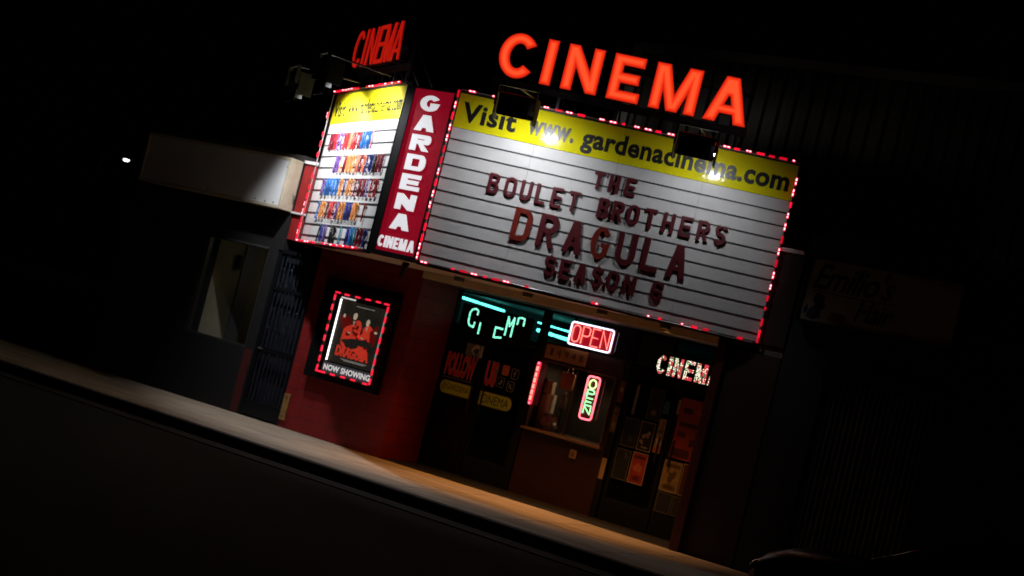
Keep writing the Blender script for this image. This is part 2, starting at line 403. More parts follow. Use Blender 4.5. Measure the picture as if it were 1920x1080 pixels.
# frame posts and transoms
boxpart('door_frame', [(-.75, -.742, .92, 1.02, .004, 2.66), (.802, .90, .92, 1.02, .004, 2.655), (2.30, 2.40, .92, 1.02, .004, 2.655), (4.06, 4.25, .92, 1.02, .004, 2.655),
                       (-.74, .80, .93, 1.01, 2.075, 2.16), (2.402, 4.058, .93, 1.01, 2.075, 2.16),
                       (-.74, .80, .95, 1.0, 2.625, 2.655), (2.402, 4.058, .95, 1.0, 2.625, 2.655), (.902, 2.298, .95, 1.0, 2.625, 2.655), (1.31, 1.34, .95, .99, 2.2, 2.624)], BLACK, cinema, 0)
for x0, x1, z0 in ((-.74, .80, 2.161), (.903, 2.298, 2.20), (2.403, 4.057, 2.161)):
    boxpart('transom_pane', (x0, x1, .965, .972, z0, 2.624), GLASS, cinema, 0)
# ticket booth
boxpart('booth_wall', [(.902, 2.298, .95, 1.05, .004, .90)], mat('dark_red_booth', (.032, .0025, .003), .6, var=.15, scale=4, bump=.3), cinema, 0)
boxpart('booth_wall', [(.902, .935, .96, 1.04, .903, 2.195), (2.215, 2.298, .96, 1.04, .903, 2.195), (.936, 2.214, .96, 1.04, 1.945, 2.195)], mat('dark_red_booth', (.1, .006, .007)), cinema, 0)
tw = boxpart('ticket_window', [(.936, .962, .94, 1.0, .965, 1.944), (2.188, 2.214, .94, 1.0, .965, 1.944), (.963, 2.187, .94, 1.0, 1.918, 1.944), (1.555, 1.57, .955, .985, .966, 1.917)], mat('bronze_frame', (.20, .13, .08), .4, .6, var=.2), cinema, 0)
boxpart('pane', (.963, 2.187, .966, .971, .966, 1.917), GLASS, tw, 0)
boxpart('sill', (.91, 2.25, .86, 1.02, .925, .962), mat('varnished_sill', (.30, .15, .06), .4, var=.25, scale=12), tw, .006)
# booth interior
bm = bmesh.new(); box(bm, .90, 2.30, 2.2, 2.3, .004, 2.7); box(bm, .86, .90, 1.06, 2.2, .004, 2.19); box(bm, 2.30, 2.34, 1.06, 2.2, .004, 2.19); box(bm, .903, 2.297, 1.06, 2.19, 2.16, 2.19)
finish('booth_interior', bm, mat('booth_dark_panel', (.05, .04, .032), .7, var=.3), cinema)
boxpart('booth_counter', (.903, 2.297, 1.06, 1.75, .93, .96), mat('booth_counter_wood', (.12, .07, .035), .5, var=.2), cinema, 0)

# ================================================================ MARQUEE
AR, AL = .4, .5472
MQ, MP = Vector((.4307, -1.7501, 0)), Vector((-.4307, -1.7733, 0))
TR = Matrix.Translation(MQ) @ Matrix.Rotation(AR, 4, 'Z')          # x along the right board, -y towards the street
TL = Matrix.Translation(MP) @ Matrix.Rotation(-AL, 4, 'Z')         # x = 0 at the pylon, the left board runs to -x
TP = Matrix.Translation((0, -1.765, 0))
LR, LL = 4.52, 3.13
ZB, ZT = 2.78, 5.10
marquee = thing('cinema_marquee', 'wedge shaped cinema marquee with two white letter boards and a red centre panel', 'marquee', at(0, 0, 0))
def sub(T): return T
# core body as prism (top, bottom, sides) just behind the boards
def prism(bm, pts, z0, z1):
    a = [bm.verts.new((*p, z0)) for p in pts]; b = [bm.verts.new((*p, z1)) for p in pts]; n = len(pts)
    bm.faces.new(a[::-1]); bm.faces.new(b)
    for i in range(n): bm.faces.new((a[i], a[(i+1) % n], b[(i+1) % n], b[i]))
def pt(T, x, y): v = T @ Vector((x, y, 0)); return (v.x, v.y)
foot = [pt(TR, LR-.02, .06), pt(TR, .03, .06), pt(TL, -.03, .06), pt(TL, -LL+.02, .06)]
foot = [(min(foot[0][0], 4.9), foot[0][1])] + foot[1:]
bm = bmesh.new(); prism(bm, [foot[1], foot[0], foot[3], foot[2]], 2.83, 5.04)
finish('body', bm, BLACK, marquee)
bm = bmesh.new(); prism(bm, [foot[1], foot[0], foot[3], foot[2]], 2.762, 2.826)
finish('soffit', bm, SOFFIT, marquee)

def board(T, L, sgn, tr0):
    x0, x1 = (0, L) if sgn > 0 else (-L, 0)
    fr = mat('board_frame', (.03, .03, .032), .4, .5, var=.2)
    bm = bmesh.new()
    box(bm, x0, x1, -.035, .055, ZB-.03, ZB+.02); box(bm, x0, x1, -.03, .055, ZT-.02, ZT+.025)
    box(bm, x0, x0+.012, -.012, .055, ZB+.021, ZT-.021); box(bm, x1-.012, x1, -.012, .055, ZB+.021, ZT-.021)
    finish('board_frame', bm, fr, marquee, T)
    a, b = x0+.013, x1-.013
    yz = 4.615
    bm = bmesh.new(); n = max(2, round((b-a)/1.22)); st = (b-a)/n
    for i in range(n): box(bm, a+i*st+(.0012 if i else 0), a+(i+1)*st-(.0012 if i < n-1 else 0), 0, .03, ZB+.021, yz)
    face = finish('board_face', bm, WHITE_ACRYL, marquee, T)
    bm = bmesh.new(); n = 2
    st = (b-a)/n
    for i in range(n):
        box(bm, a+i*st+(.0015 if i else 0), a+(i+1)*st-(.0015 if i < n-1 else 0), -.002, .03, yz+.006, ZT-.021)
    ban = finish('banner', bm, YELLOW if sgn > 0 else mat('matt_yellow_banner', (.80, .70, .010), .5, var=.04, scale=3, spec=.25), marquee, T)
    for k in range(10):
        z = 4.461-.1735*k
        bm = bmesh.new(); box(bm, a, b, -.005, -.0005, z-.009, z+.009); box(bm, a, b, -.008, -.0055, z-.009, z-.004)
        finish('letter_track', bm, mat('letter_track_metal', (.045, .045, .045), .5, .3), marquee, T)
    return a, b, ban
ra, rb, rban = board(TR, LR, 1, 0)
la, lb, lban = board(TL, LL, -1, 0)
link('lettering', text_mesh('Visit', .09, .84, 4.71, 4.975, .003, .034, y=-.004, space=1.08), INK, rban)
link('lettering', text_mesh('www.', 1.0, 1.62, 4.735, 4.925, .003, .032, y=-.004, space=1.12), INK, rban)
link('lettering', text_mesh('gardenacinema.com', 1.73, 4.44, 4.645, 4.985, .003, .034, y=-.004, space=1.05), INK, rban)
link('lettering', text_mesh('Visit', -LL+.10, -LL+.62, 4.71, 4.965, .003, .028, y=-.004, space=1.08), mat('matt_black_lettering', (.012, .012, .012), .6, spec=.2), lban)
link('lettering', text_mesh('www.gardenacinema.com', -LL+.74, -.08, 4.66, 4.96, .003, .012, y=-.004, space=1.05), mat('matt_black_lettering', (.012, .012, .012)), lban)
# pylon
bm = bmesh.new(); box(bm, -.42, -.30, -.02, .10, ZB, ZT-.02); box(bm, .37, .42, -.02, .10, ZB, ZT-.02); box(bm, -.30, .37, -.02, .10, ZT-.045, ZT-.02); box(bm, -.30, .37, -.02, .10, ZB, ZB+.05)
finish('pylon_frame', bm, BLACK, marquee, TP)
bm = bmesh.new(); box(bm, -.299, .369, 0, .08, ZB+.051, ZT-.046)
pyl = finish('pylon_panel', bm, mat('crimson_sign_panel', (.30, .004, .016), .3, emit=(.30, .003, .016), strength=.62, var=.08), marquee, TP)
WL = mat('white_sign_letter', (.82, .82, .82), .4, emit=(.95, .95, 1), strength=.62, var=.03)
for i, c in enumerate('GARDENA'):
    link('pylon_letter', glyph_mesh(c, .335, .215, .105, .006, th=.056), WL, pyl, at(.005, -.003, 4.765-.2705*i))
for c, x, wd in (('C', -.255, .098), ('I', -.178, .036), ('N', -.098, .10), ('E', .008, .082), ('M', .125, .125), ('A', .262, .118)):
    link('pylon_letter', glyph_mesh(c, wd, .155, .036, .006, th=.032), WL, pyl, at(x+.012, -.003, 2.878))
# downlights in the soffit
AMBER = mat('amber_lamp', (.8, .6, .3), .4, emit=(1, .50, .15), strength=6)
def spot(name, loc, aim, power, color, size, blend, parent, radius=.05):
    d = bpy.data.lights.new(name, 'SPOT'); d.energy = power; d.color = color; d.spot_size = radians(size); d.spot_blend = blend; d.shadow_soft_size = radius
    o = bpy.data.objects.new(name, d); COL.objects.link(o); o.location = loc
    o.rotation_euler = (Vector(aim)-Vector(loc)).to_track_quat('-Z', 'Y').to_euler(); o.parent = parent; return o
for x, y, p in ((.25, -.52, 105), (1.35, -.42, 105), (2.45, -.26, 105), (3.35, -.14, 95)):
    bm = bmesh.new(); lathe(bm, [(.058, -.004), (.062, -.055), (.072, -.055), (.075, .003)], 18, (x, y, 2.757))
    dl = finish('downlight', bm, mat('downlight_trim', (.10, .09, .07), .5), marquee)
    bm = bmesh.new(); lathe(bm, [(.05, -.012), (.054, -.0065)], 16, (x, y, 2.757)); finish('lens', bm, AMBER, dl)
    spot('lamp_light', (x, y, 2.69), (x, y+.10, 0), p, (1, .43, .11), 80, .9, dl, .04)
# conduit knuckle under pylon
bm = bmesh.new(); tube(bm, [(-.1, -1.3, 2.757), (-.1, -1.32, 2.70), (-.06, -1.38, 2.65), (.02, -1.5, 2.58)], [.05, .045, .04, .03], 10)
finish('soffit_fixture', bm, BLACK, marquee)

# -------------------------------------------------- changeable letters, right board
LETTER = mat('dark_red_letter_plastic', (.095, .006, .011), .42, var=.15, scale=9)
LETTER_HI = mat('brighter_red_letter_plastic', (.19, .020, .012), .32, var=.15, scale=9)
def letters(word, us, z, h, w, t, what, T=TR, m=LETTER, group='dark red letters on the right marquee board', d=.018):
    for i, (c, u) in enumerate(zip(word, us)):
        ww = {'I': t, 'O': w*1.05, 'L': w*.92}.get(c, w)
        me = glyph_mesh(c, ww, h, t, d, bevel=.004)
        mm = me.copy() if (m is not LETTER and len(me.materials)) else me
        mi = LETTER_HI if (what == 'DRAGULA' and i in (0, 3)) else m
        if len(mm.materials) and mm.materials[0] != mi: mm = mm.copy(); mm.materials.clear()
        tilt = R.uniform(-.02, .02)
        o = link('marquee_letter', mm, mi, None)
        o.matrix_world = T @ at(u, -.014, z) @ Matrix.Rotation(tilt, 4, 'Y')
        n = word[:i+1].count(c); rep = word.count(c) > 1
        nm = 'numeral' if c.isdigit() else 'letter'
        tag(o, 'dark red plastic %s %s, %s in the word %s on the right board' % (nm, c, ORD[i]+' letter', what) if not c.isdigit()
            else 'dark red plastic numeral %s after the word SEASON on the right board' % c, 'letter', group)
letters('THE', [2.08, 2.285, 2.50], 4.225, .235, .145, .05, 'THE')
letters('BOULET', [.745, .973, 1.183, 1.385, 1.60, 1.825], 3.875, .262, .15, .044, 'BOULET')
letters('BROTHERS', [2.225, 2.42, 2.62, 2.845, 3.08, 3.305, 3.535, 3.755], 3.875, .262, .155, .05, 'BROTHERS')
letters('DRAGULA', [1.235, 1.59, 1.945, 2.30, 2.64, 2.965, 3.315], 3.345, .43, .255, .075, 'DRAGULA')
letters('SEASON', [1.732, 1.935, 2.145, 2.36, 2.565, 2.785], 2.995, .262, .16, .052, 'SEASON')
letters('6', [3.146], 2.995, .262, .16, .052, '6')
# -------------------------------------------------- changeable letters, left board
HUE = dict(maroon=(.16, .008, .02), red=(.42, .018, .018), salmon=(.62, .17, .09), orange=(.62, .23, .06), violet=(.13, .06, .24), navy=(.012, .02, .16),
           blue=(.01, .11, .36), teal=(.01, .14, .20), pink=(.62, .30, .36), black=(.012, .012, .012))
ROWS = [('maroon maroon red violet violet red red salmon red red maroon blue blue blue pink', -2.86, -.82, 'top row', 'RHBECDOUMTNAGHI'),
        ('violet violet orange maroon orange orange orange salmon maroon salmon navy navy black maroon maroon', -2.36, -.17, 'second row', 'ABLHODENSREOMHU'),
        ('violet blue blue blue blue orange navy orange orange maroon maroon maroon violet red red', -2.70, -.14, 'third row', 'RMHUBDIOCEHNLEB'),
        ('blue orange orange maroon red red violet orange orange navy navy orange orange red', -2.66, -.42, 'fourth row', '2OBTHEARDNHUDT'),
        ('black navy violet black black teal navy blue teal maroon maroon navy', -2.35, -.10, 'bottom row', '7UAMRLHMNBOR')]
for k, (cols, x0, x1, rn, chars) in enumerate(ROWS):
    cols = cols.split(); z = 4.461-.347*k-.262+.005; n = len(cols); cnt = {}
    gaps = {3: (12,), 4: (2, 4, 5)}.get(k, ())
    slots = n + len(gaps); pitch = (x1-x0)/slots; s = 0
    for i, cn in enumerate(cols):
        c = chars[i]; cnt[cn] = cnt.get(cn, 0)+1
        m = mat(cn+'_letter_plastic', HUE[cn], .35, var=.12, scale=8)
        me = glyph_mesh(c, .092, .255, .026, .012, bevel=.002)
        if len(me.materials) and me.materials[0] != m: me = me.copy(); me.materials.clear()
        o = link('marquee_letter', me, m); o.matrix_world = TL @ at(x0+pitch*(s+.5), -.014, z) @ Matrix.Rotation(R.uniform(-.03, .03), 4, 'Y')
        tag(o, '%s plastic letter, %s from the left in the %s of the left board' % (cn, ORD[i], rn), 'letter', 'coloured letters on the left marquee board')
        s += 1
        if i in gaps: s += 1

# -------------------------------------------------- LED ropes
def led_mesh(L):
    bm = bmesh.new(); box(bm, -L/2, L/2, -.022, 0, -.0145, .0145, .006)
    nr = len(bm.faces); n = 1 if L < .06 else 2
    for f in bm.faces: f.material_index = 0
    for i in range(n):
        cx = 0 if n == 1 else (-L*.24 if i == 0 else L*.24); hw = L*.15 if n == 2 else L*.26
        old = set(bm.faces); box(bm, cx-hw, cx+hw, -.027, -.0225, -.007, .007, .002)
        for f in bm.faces:
            if f not in old: f.material_index = 1
    bmesh.ops.recalc_face_normals(bm, faces=bm.faces)
    me = bpy.data.meshes.new('led'); bm.to_mesh(me); bm.free(); me.materials.append(LED_RED); me.materials.append(LED_CORE); return me
LEDM = {L: led_mesh(L) for L in (.04, .075, .10)}
LED_CORE2 = mat('led_pink_core', (.8, .4, .4), .3, emit=(1, .30, .38), strength=2.1); LED_RED2 = mat('led_red_halo_dim', (.4, .01, .02), .3, emit=(1, .006, .03), strength=.55)
LED_CASE = mat('led_red_case', (.5, .01, .03), .3, emit=(1, .016, .05), strength=1.15); LED_CASE2 = mat('led_red_case_core', (.7, .1, .1), .3, emit=(1, .34, .40), strength=2.0)
def variant(me, a, b): me = me.copy(); me.materials.clear(); me.materials.append(a); me.materials.append(b); return me
LEDV = {L: [LEDM[L], LEDM[L], variant(LEDM[L], LED_RED, LED_CORE2), variant(LEDM[L], LED_RED2, LED_CORE2)] for L in LEDM}
LEDP = {L: variant(LEDM[L], LED_CASE, LED_CASE2) for L in LEDM}
def rope(T, p0, p1, spots, label, vertical, y=-.05, parent=None, name='led_rope', sizes=None, scale=1):
    if parent is None: t = thing(name, label, 'light rope', T @ at(p0[0], y, p0[1]), 'red LED ropes round the marquee boards')
    bm = bmesh.new(); q = Vector((p1[0]-p0[0], 0, p1[1]-p0[1])); n = 14
    tube(bm, [q*(i/n) + Vector((0, R.uniform(-.002, .002), R.uniform(-.002, .002))) for i in range(n+1)], .009*scale, 6)
    if parent is None: finish('rope', bm, ROPE, t); par = t
    else: par = finish(name, bm, ROPE, parent, T @ at(p0[0], y, p0[1]))
    for i, s in enumerate(spots):
        L = (sizes[i % len(sizes)] if sizes else .10); jit = R.uniform(-.004, .004)
        loc = Vector((0, -.004, s-p0[1])) if vertical else Vector((s-p0[0], -.004, 0))
        mw = Matrix.Translation(loc + (Vector((jit, 0, 0)) if vertical else Vector((0, 0, jit))))
        if vertical: mw = mw @ Matrix.Rotation(pi/2, 4, 'Y')
        if scale != 1: mw = mw @ Matrix.Scale(scale, 4)
        link('led', LEDP[L] if parent else R.choice(LEDV[L]), None, par, mw)
B, M_, S_ = .10, .075, .04
rope(TR, (.02, 5.115), (4.50, 5.10), [.174, .484, 1.187, 1.353, 1.498, 1.657, 1.935, 2.084, 2.221, 2.399, 2.547, 2.682, 2.849, 2.962, 3.429, 3.574, 3.707, 3.858, 4.01, 4.153, 4.297, 4.433],
     'red LED rope along the top edge of the right marquee board', False, sizes=[B, M_, M_, B, B, B, M_, B, S_, M_, B, M_, B, S_, S_, B, M_, M_, B, M_, B, S_])
rope(TR, (.06, 2.795), (4.47, 2.775), [.10, .498, .645, .792, .939, 1.084, 1.23, 1.504, 2.39, 2.44, 3.12, 3.266, 3.558, 3.716, 3.861, 4.30],
     'red LED rope along the bottom edge of the right marquee board', False, sizes=[B, S_, B, B, S_, B, B, S_, S_, S_, S_, S_, S_, M_, M_, M_])
rope(TR, (-.005, 5.10), (-.005, 2.80), [5.053, 4.898, 4.75, 4.594, 4.449, 4.296, 4.145, 3.995, 3.845, 3.695, 3.545, 3.395, 3.245, 3.10, 2.985, 2.86],
     'red LED rope down the left edge of the right marquee board beside the red panel', True, sizes=[B])
rope(TR, (4.52, 5.08), (4.515, 2.79), [4.868, 4.723, 4.564, 4.426, 4.279, 4.113, 3.961, 3.809, 3.656, 3.504, 3.357, 3.227, 3.048, 2.90, 2.82],
     'red LED rope down the right edge of the right marquee board', True, sizes=[B, B, M_, M_, B, B, B, B, B, M_, M_, S_, B, B, M_])
rope(TL, (-LL+.02, 5.115), (-.02, 5.11), [-LL+.08+.135*i for i in range(22) if i not in (9, 10)],
     'red LED rope along the top edge of the left marquee board', False, sizes=[B, M_])
rope(TL, (-LL+.02, 2.79), (-.02, 2.79), [-LL+.08+.14*i for i in range(21) if i not in (7, 8, 11)],
     'red LED rope along the bottom edge of the left marquee board', False, sizes=[B, M_, S_])
rope(TL, (-LL-.005, 5.08), (-LL-.005, 2.79), [4.75, 4.45, 4.30, 4.13, 3.80, 3.62, 3.48, 3.36, 3.24, 3.12, 3.02, 2.92, 2.83],
     'red LED rope down the outer left edge of the left marquee board', True, sizes=[B, M_])

# -------------------------------------------------- CINEMA roof letters
RAIL = mat('black_rail_steel', (.02, .019, .019), .35, .6, var=.5, scale=12)
def roof_sign(T, spots, h, z, t, face, label, off, depth=.12, group='red CINEMA letters above the marquee'):
    s = thing('cinema_letter_sign', label, 'sign', T, group)
    for c, u, wd in spots:
        me = glyph_mesh(c, wd, h, t, .02, th=t*.93)
        o = link('letter', me, face[0], s, at(u, off-.10, z))
        for k, m_ in enumerate(face[1:]):
            q = t*(.13+.17*k)
            link('neon_glow', poly_mesh(glyph(c, wd, h, t, t*.93), .0016, 0, -(t/2 if c == 'I' else wd/2), -.0203-.002*k, 0, 'letter', inset=q), m_, o)
        bm_ = glyph_mesh(c, wd*1.0, h, t*1.02, .10, th=t*.95)
        link('letter_can', bm_ if not len(bm_.materials) else bm_, mat('letter_can_metal', (.06, .012, .010), .5, .3), o, at(0, .10, 0))
    us = [u for _, u, _ in spots]; a, b = min(us)-.3, max(us)+.3
    bm = bmesh.new(); box(bm, a, b, off+.03, off+.06, z-.04, z-.005); box(bm, a, b, off+.061, off+.069, z-.10, z-.005); finish('support_rail', bm, RAIL, s)
    bm = bmesh.new(); box(bm, a, b, off+.03, off+.06, z+h*.7, z+h*.7+.03); finish('support_rail', bm, RAIL, s)
    n = 5
    for i in range(n):
        x = a+.15+(b-a-.3)*i/(n-1); bm = bmesh.new(); box(bm, x-.02, x+.02, off+.07, off+.11, 5.03, z+h*.8); tube(bm, [(x, off+.1, z+.3), (x, off+.6, 5.05)], .015, 6); finish('support_post', bm, DARKMETAL, s)
roof_sign(TR, [('C', .67, .51), ('I', 1.09, .14), ('N', 1.54, .475), ('E', 2.125, .42), ('M', 2.775, .60), ('A', 3.462, .55)], .595, 5.395, .14, NEON_RED,
          'large orange red CINEMA letters standing over the right marquee board', 0)
roof_sign(TL, [('C', -2.27, .36), ('I', -1.97, .10), ('N', -1.66, .33), ('E', -1.28, .29), ('M', -.95, .36), ('A', -.56, .37)], .56, 5.43, .062, NEON_DIM,
          'deep red CINEMA letters seen edge on above the left marquee board', 0)

# -------------------------------------------------- floodlights
FLOOD_WHITE = mat('flood_lens', (.9, .9, .9), .3, emit=(.92, .95, 1), strength=45)
def flood(T, u, off, z, aim, power, label, dx=.0, cone=162, w_=.23, rad=.05, armx=0, lamp=(.06, -.03), spill_visor=0, blend=1.0):
    t = thing('floodlight', label, 'floodlight', T @ at(u, -off, z), 'black floodlights on arms over the marquee')
    bm = bmesh.new()
    # shaded housing tapered to the front, seen from behind
    a = [(-w_, -.02, .13), (w_, -.02, .13), (w_*1.08, .10, -.14), (-w_*1.08, .10, -.14)]
    b = [(-w_*.8, -.15, .10), (w_*.8, -.15, .10), (w_*.82, -.12, -.17), (-w_*.82, -.12, -.17)]
    A = [bm.verts.new(p) for p in a]; Bv = [bm.verts.new(p) for p in b]
    bm.faces.new(A); bm.faces.new(Bv[::-1])
    for i in range(4): bm.faces.new((A[i], A[(i+1) % 4], Bv[(i+1) % 4], Bv[i]))
    bmesh.ops.bevel(bm, geom=list(bm.edges), offset=.012, segments=2, affect='EDGES')
    hs = finish('housing', bm, BLACK, t)
    nrm = Vector((0, .27, .12)).normalized()
    for sx in (-1, 1): boxpart('cheek', (sx*w_*1.12-.006, sx*w_*1.12+.006, -.02, .20, -.20, .13), BLACK, t, .003)  # side plates added to hide the bright panel from the side
    if spill_visor: boxpart('spill_visor', (-w_*1.15, w_*1.15, -.03, -.015, -spill_visor, -.13), BLACK, t, .003)  # plate added below the housing to keep spill off the road
    # visor flaps and fins
    bm = bmesh.new()
    for k in range(7):
        x = -w_*.7 + w_*1.4*k/6; box(bm, x-.006, x+.006, -.185, -.13, -.12, .09)
    finish('cooling_fins', bm, BLACK, hs)
    bm = bmesh.new(); box(bm, -w_-.03, -w_-.012, -.09, -.03, -.05, .2, .004); box(bm, w_+.012, w_+.03, -.09, -.03, -.05, .2, .004); box(bm, -w_-.03, w_+.03, -.09, -.03, .201, .22, .004)
    finish('yoke', bm, BLACK, t)
    # LED panel, lying just in front of the housing mouth
    bm = bmesh.new(); d = Vector((0, .012, -.005))
    for k in range(5):
        for j in range(2):
            c = Vector((dx + (-.5+k/4)*w_*1.1, .04+.03*j, .03-.07*j-.02)) + Vector((0, .012, .006))
            box(bm, c.x-.014, c.x+.014, c.y-.003, c.y+.003, c.z-.014, c.z+.014, .003)
    finish('led_panel', bm, FLOOD_WHITE, t)
    spot('flood_light', (dx, lamp[0], lamp[1]), aim, power, (.93, .95, 1), cone, blend, t, rad)
    # arm back to the marquee roof
    bm = bmesh.new(); tube(bm, [(0, -.06, .22), (armx, off+.15, 5.08-z+.12), (armx, off+.15, 5.04-z)], .014, 8); tube(bm, [(armx, off+.15, 5.06-z), (armx, off+.15, 5.035-z)], .06, 10)
    finish('arm', bm, DARKMETAL, t)
flood(TR, 1.02, 1.1, 4.90, (.05, 1.05, -1.55), 150, 'black floodlight on an arm in front of the words Visit www', dx=.10)
flood(TR, 3.30, 1.1, 4.89, (.02, 1.05, -1.6), 58, 'black floodlight on an arm in front of the middle of the word gardenacinema', dx=.10)
flood(TL, -2.10, .95, 4.96, (-.1, 1.0, -.92), 330, 'black floodlight farthest out over the left marquee board', w_=.2, armx=.2, lamp=(.13, -.05), spill_visor=.30, cone=120, blend=.5)
flood(TL, -.76, .95, 5.06, (-.1, 1.0, -.95), 210, 'black floodlight over the left board nearest the red panel', w_=.2, armx=.2, lamp=(.11, -.05), spill_visor=.36, cone=128, blend=.6)

# ================================================================ POSTER CASE
pc = thing('poster_case', 'black lit poster case ringed with red LEDs on the red wall', 'poster case', at(-1.72, 0, 0))
W0, W1 = -.71, .70
boxpart('case_frame', [(W0, -.50, -.11, -.004, .86, 2.37), (.60, W1, -.11, -.004, .86, 2.37), (-.499, .599, -.11, -.004, 2.20, 2.37), (-.499, .599, -.11, -.004, .86, .955)], BLACK, pc, .006)
boxpart('case_back', (-.499, .599, -.03, -.005, .956, 2.199), BLACK, pc, 0)
# the poster, backlit, with the glow put into the print colours
def poster_mat():
    m = mat('poster_print', (.08, .075, .06), .3)
    n = m.node_tree.nodes; l = m.node_tree.links; b = n['Principled BSDF']
    tc = n.new('ShaderNodeTexCoord'); t = n.new('ShaderNodeTexNoise'); t.inputs['Scale'].default_value = 5; l.new(tc.outputs['Object'], t.inputs['Vector'])
    r = n.new('ShaderNodeValToRGB'); r.color_ramp.elements[0].color = (.010, .009, .007, 1); r.color_ramp.elements[1].color = (.05, .048, .036, 1)
    l.new(t.outputs[0], r.inputs[0]); l.new(r.outputs[0], b.inputs['Base Color']); l.new(r.outputs[0], b.inputs['Emission Color']); b.inputs['Emission Strength'].default_value = .3
    return m
po = boxpart('poster', (-.355, .475, -.036, -.031, 1.155, 2.09), poster_mat(), pc, 0)
PR = mat('poster_red_print', (.40, .025, .018), .4, emit=(.75, .05, .026), strength=.5, var=.95, scale=11)
PRD = mat('poster_dark_red_print', (.12, .008, .006), .4, emit=(.16, .008, .006), strength=.4, var=.4, scale=12)
PS = mat('poster_pale_print', (.6, .5, .38), .4, emit=(.7, .56, .40), strength=.45, var=.4, scale=14)
def blob(cx, cz, rx, rz, wob=.0, n=26, seed=0):
    q = random.Random(seed); ph = [q.uniform(0, 6) for _ in range(4)]
    return [(cx+rx*(1+wob*sum(sin((k+2)*a+ph[k])/(k+1.5) for k in range(4)))*cos(a), cz+rz*(1+wob*sum(sin((k+2)*a+ph[k])/(k+1.5) for k in range(4)))*sin(a)) for a in [2*pi*i/n for i in range(n)]]
def figure(cx, cz, s, sd):
    q = random.Random(sd)
    link('picture', poly_mesh([blob(cx, cz-.10*s, .17*s, .25*s, .22, 40, sd)], .0012, y=-.0365), PR, po)
    for k in range(9):
        a = q.uniform(0, 6.28); r = q.uniform(.02, .14)*s
        link('picture', poly_mesh([blob(cx+r*cos(a), cz-.08*s+1.3*r*sin(a), q.uniform(.015, .045)*s, q.uniform(.02, .06)*s, .4, 18, sd*20+k)], .0004, y=-.0380-.0006*k), (PRD, PRD, PBK, PR)[k % 4], po)
    link('picture', poly_mesh([blob(cx, cz+.205*s, .038*s, .058*s, .08, 20, sd)], .0012, y=-.0442), PS, po)
    link('picture', poly_mesh([[(cx-.024*s, cz+.13*s), (cx+.024*s, cz+.13*s), (cx+.006*s, cz+.05*s)]], .0008, y=-.0442), PS2, po)
    link('picture', poly_mesh([blob(cx-.05*s, cz-.06*s, .035*s, .014*s, .3, 18, sd+9)], .0008, y=-.0442), PS2, po)
PS2 = mat('poster_tan_print', (.45, .32, .22), .4, emit=(.45, .30, .20), strength=.5, var=.3, scale=14)
PBK = mat('poster_black_print', (.02, .016, .014), .4, emit=(.02, .016, .014), strength=.5)
figure(-.05, 1.69, .95, 1); figure(.21, 1.65, .9, 2)
link('picture', poly_mesh([blob(.07, 1.50, .26, .07, .4, 40, 31)], .0004, y=-.0434), PBK, po)
link('picture', poly_mesh([blob(-.22, 1.78, .09, .12, .35, seed=4)], .001, y=-.0368), PRD, po)
link('picture', poly_mesh([blob(.36, 1.66, .08, .12, .35, seed=6)], .001, y=-.0368), PRD, po)
link('picture', poly_mesh([blob(-.26, 1.86, .02, .03)], .001, y=-.0392), PS, po)
link('picture', poly_mesh([blob(.39, 1.72, .03, .018)], .001, y=-.0392), PS, po)
link('lettering', text_mesh('DRAGULA', -.26, .38, 1.26, 1.42, .0012, .06, y=-.0462), PR, po)
PT = mat('poster_small_print', (.5, .5, .5), .4, emit=(.4, .4, .38), strength=.5)
bm = bmesh.new()
for k, (xa, xb, z) in enumerate(((-.14, .36, 1.225), (-.08, .30, 1.208), (-.08, .28, 2.03))):
    x = xa
    while x < xb: q = R.uniform(.01, .03); box(bm, x, x+q, -.038, -.0365, z, z+.009); x += q+.006
finish('credits', bm, PT, po)
boxpart('light_tube', (-.397, -.380, -.06, -.038, 1.16, 2.09), mat('case_tube', (.9, .9, .9), .3, emit=(1, .98, .95), strength=2.2), pc, .004)
boxpart('light_tube', (.495, .507, -.06, -.038, 1.16, 2.06), mat('case_tube_dim', (.5, .5, .5), .3, emit=(1, .97, .93), strength=.22), pc, .004)
boxpart('light_tube', (-.39, -.12, -.06, -.038, 2.105, 2.125), mat('case_tube_half', (.8, .8, .8), .3, emit=(1, .97, .93), strength=.6), pc, .004)
ns = boxpart('caption_panel', (-.43, .53, -.055, -.035, .985, 1.135), mat('caption_black', (.03, .03, .035), .3, emit=(.5, .5, .55), strength=.06), pc, .003)
link('lettering', text_mesh('NOW SHOWING', -.40, .50, 1.015, 1.105, .003, .03, y=-.056, space=1.05), mat('caption_white', (.8, .8, .8), .4, emit=(1, 1, 1), strength=.55), ns)
for p0, p1, sp, v in (((-.46, 2.165), (.57, 2.165), [-.42, -.24, -.03, .17, .37, .53], False), ((-.46, .975), (.57, .975), [-.43, -.33, -.14, .06, .26, .49], False),
                      ((-.46, 2.16), (-.46, .98), [2.09, 1.94, 1.79, 1.63, 1.47, 1.31, 1.16, 1.02], True), ((.57, 2.16), (.57, .98), [2.09, 1.94, 1.79, 1.63, 1.47, 1.31, 1.16, 1.02], True)):
    rope(Matrix.Identity(4), p0, p1, sp, '', v, y=-.112, parent=pc, name='led_rope', sizes=[B], scale=.9)

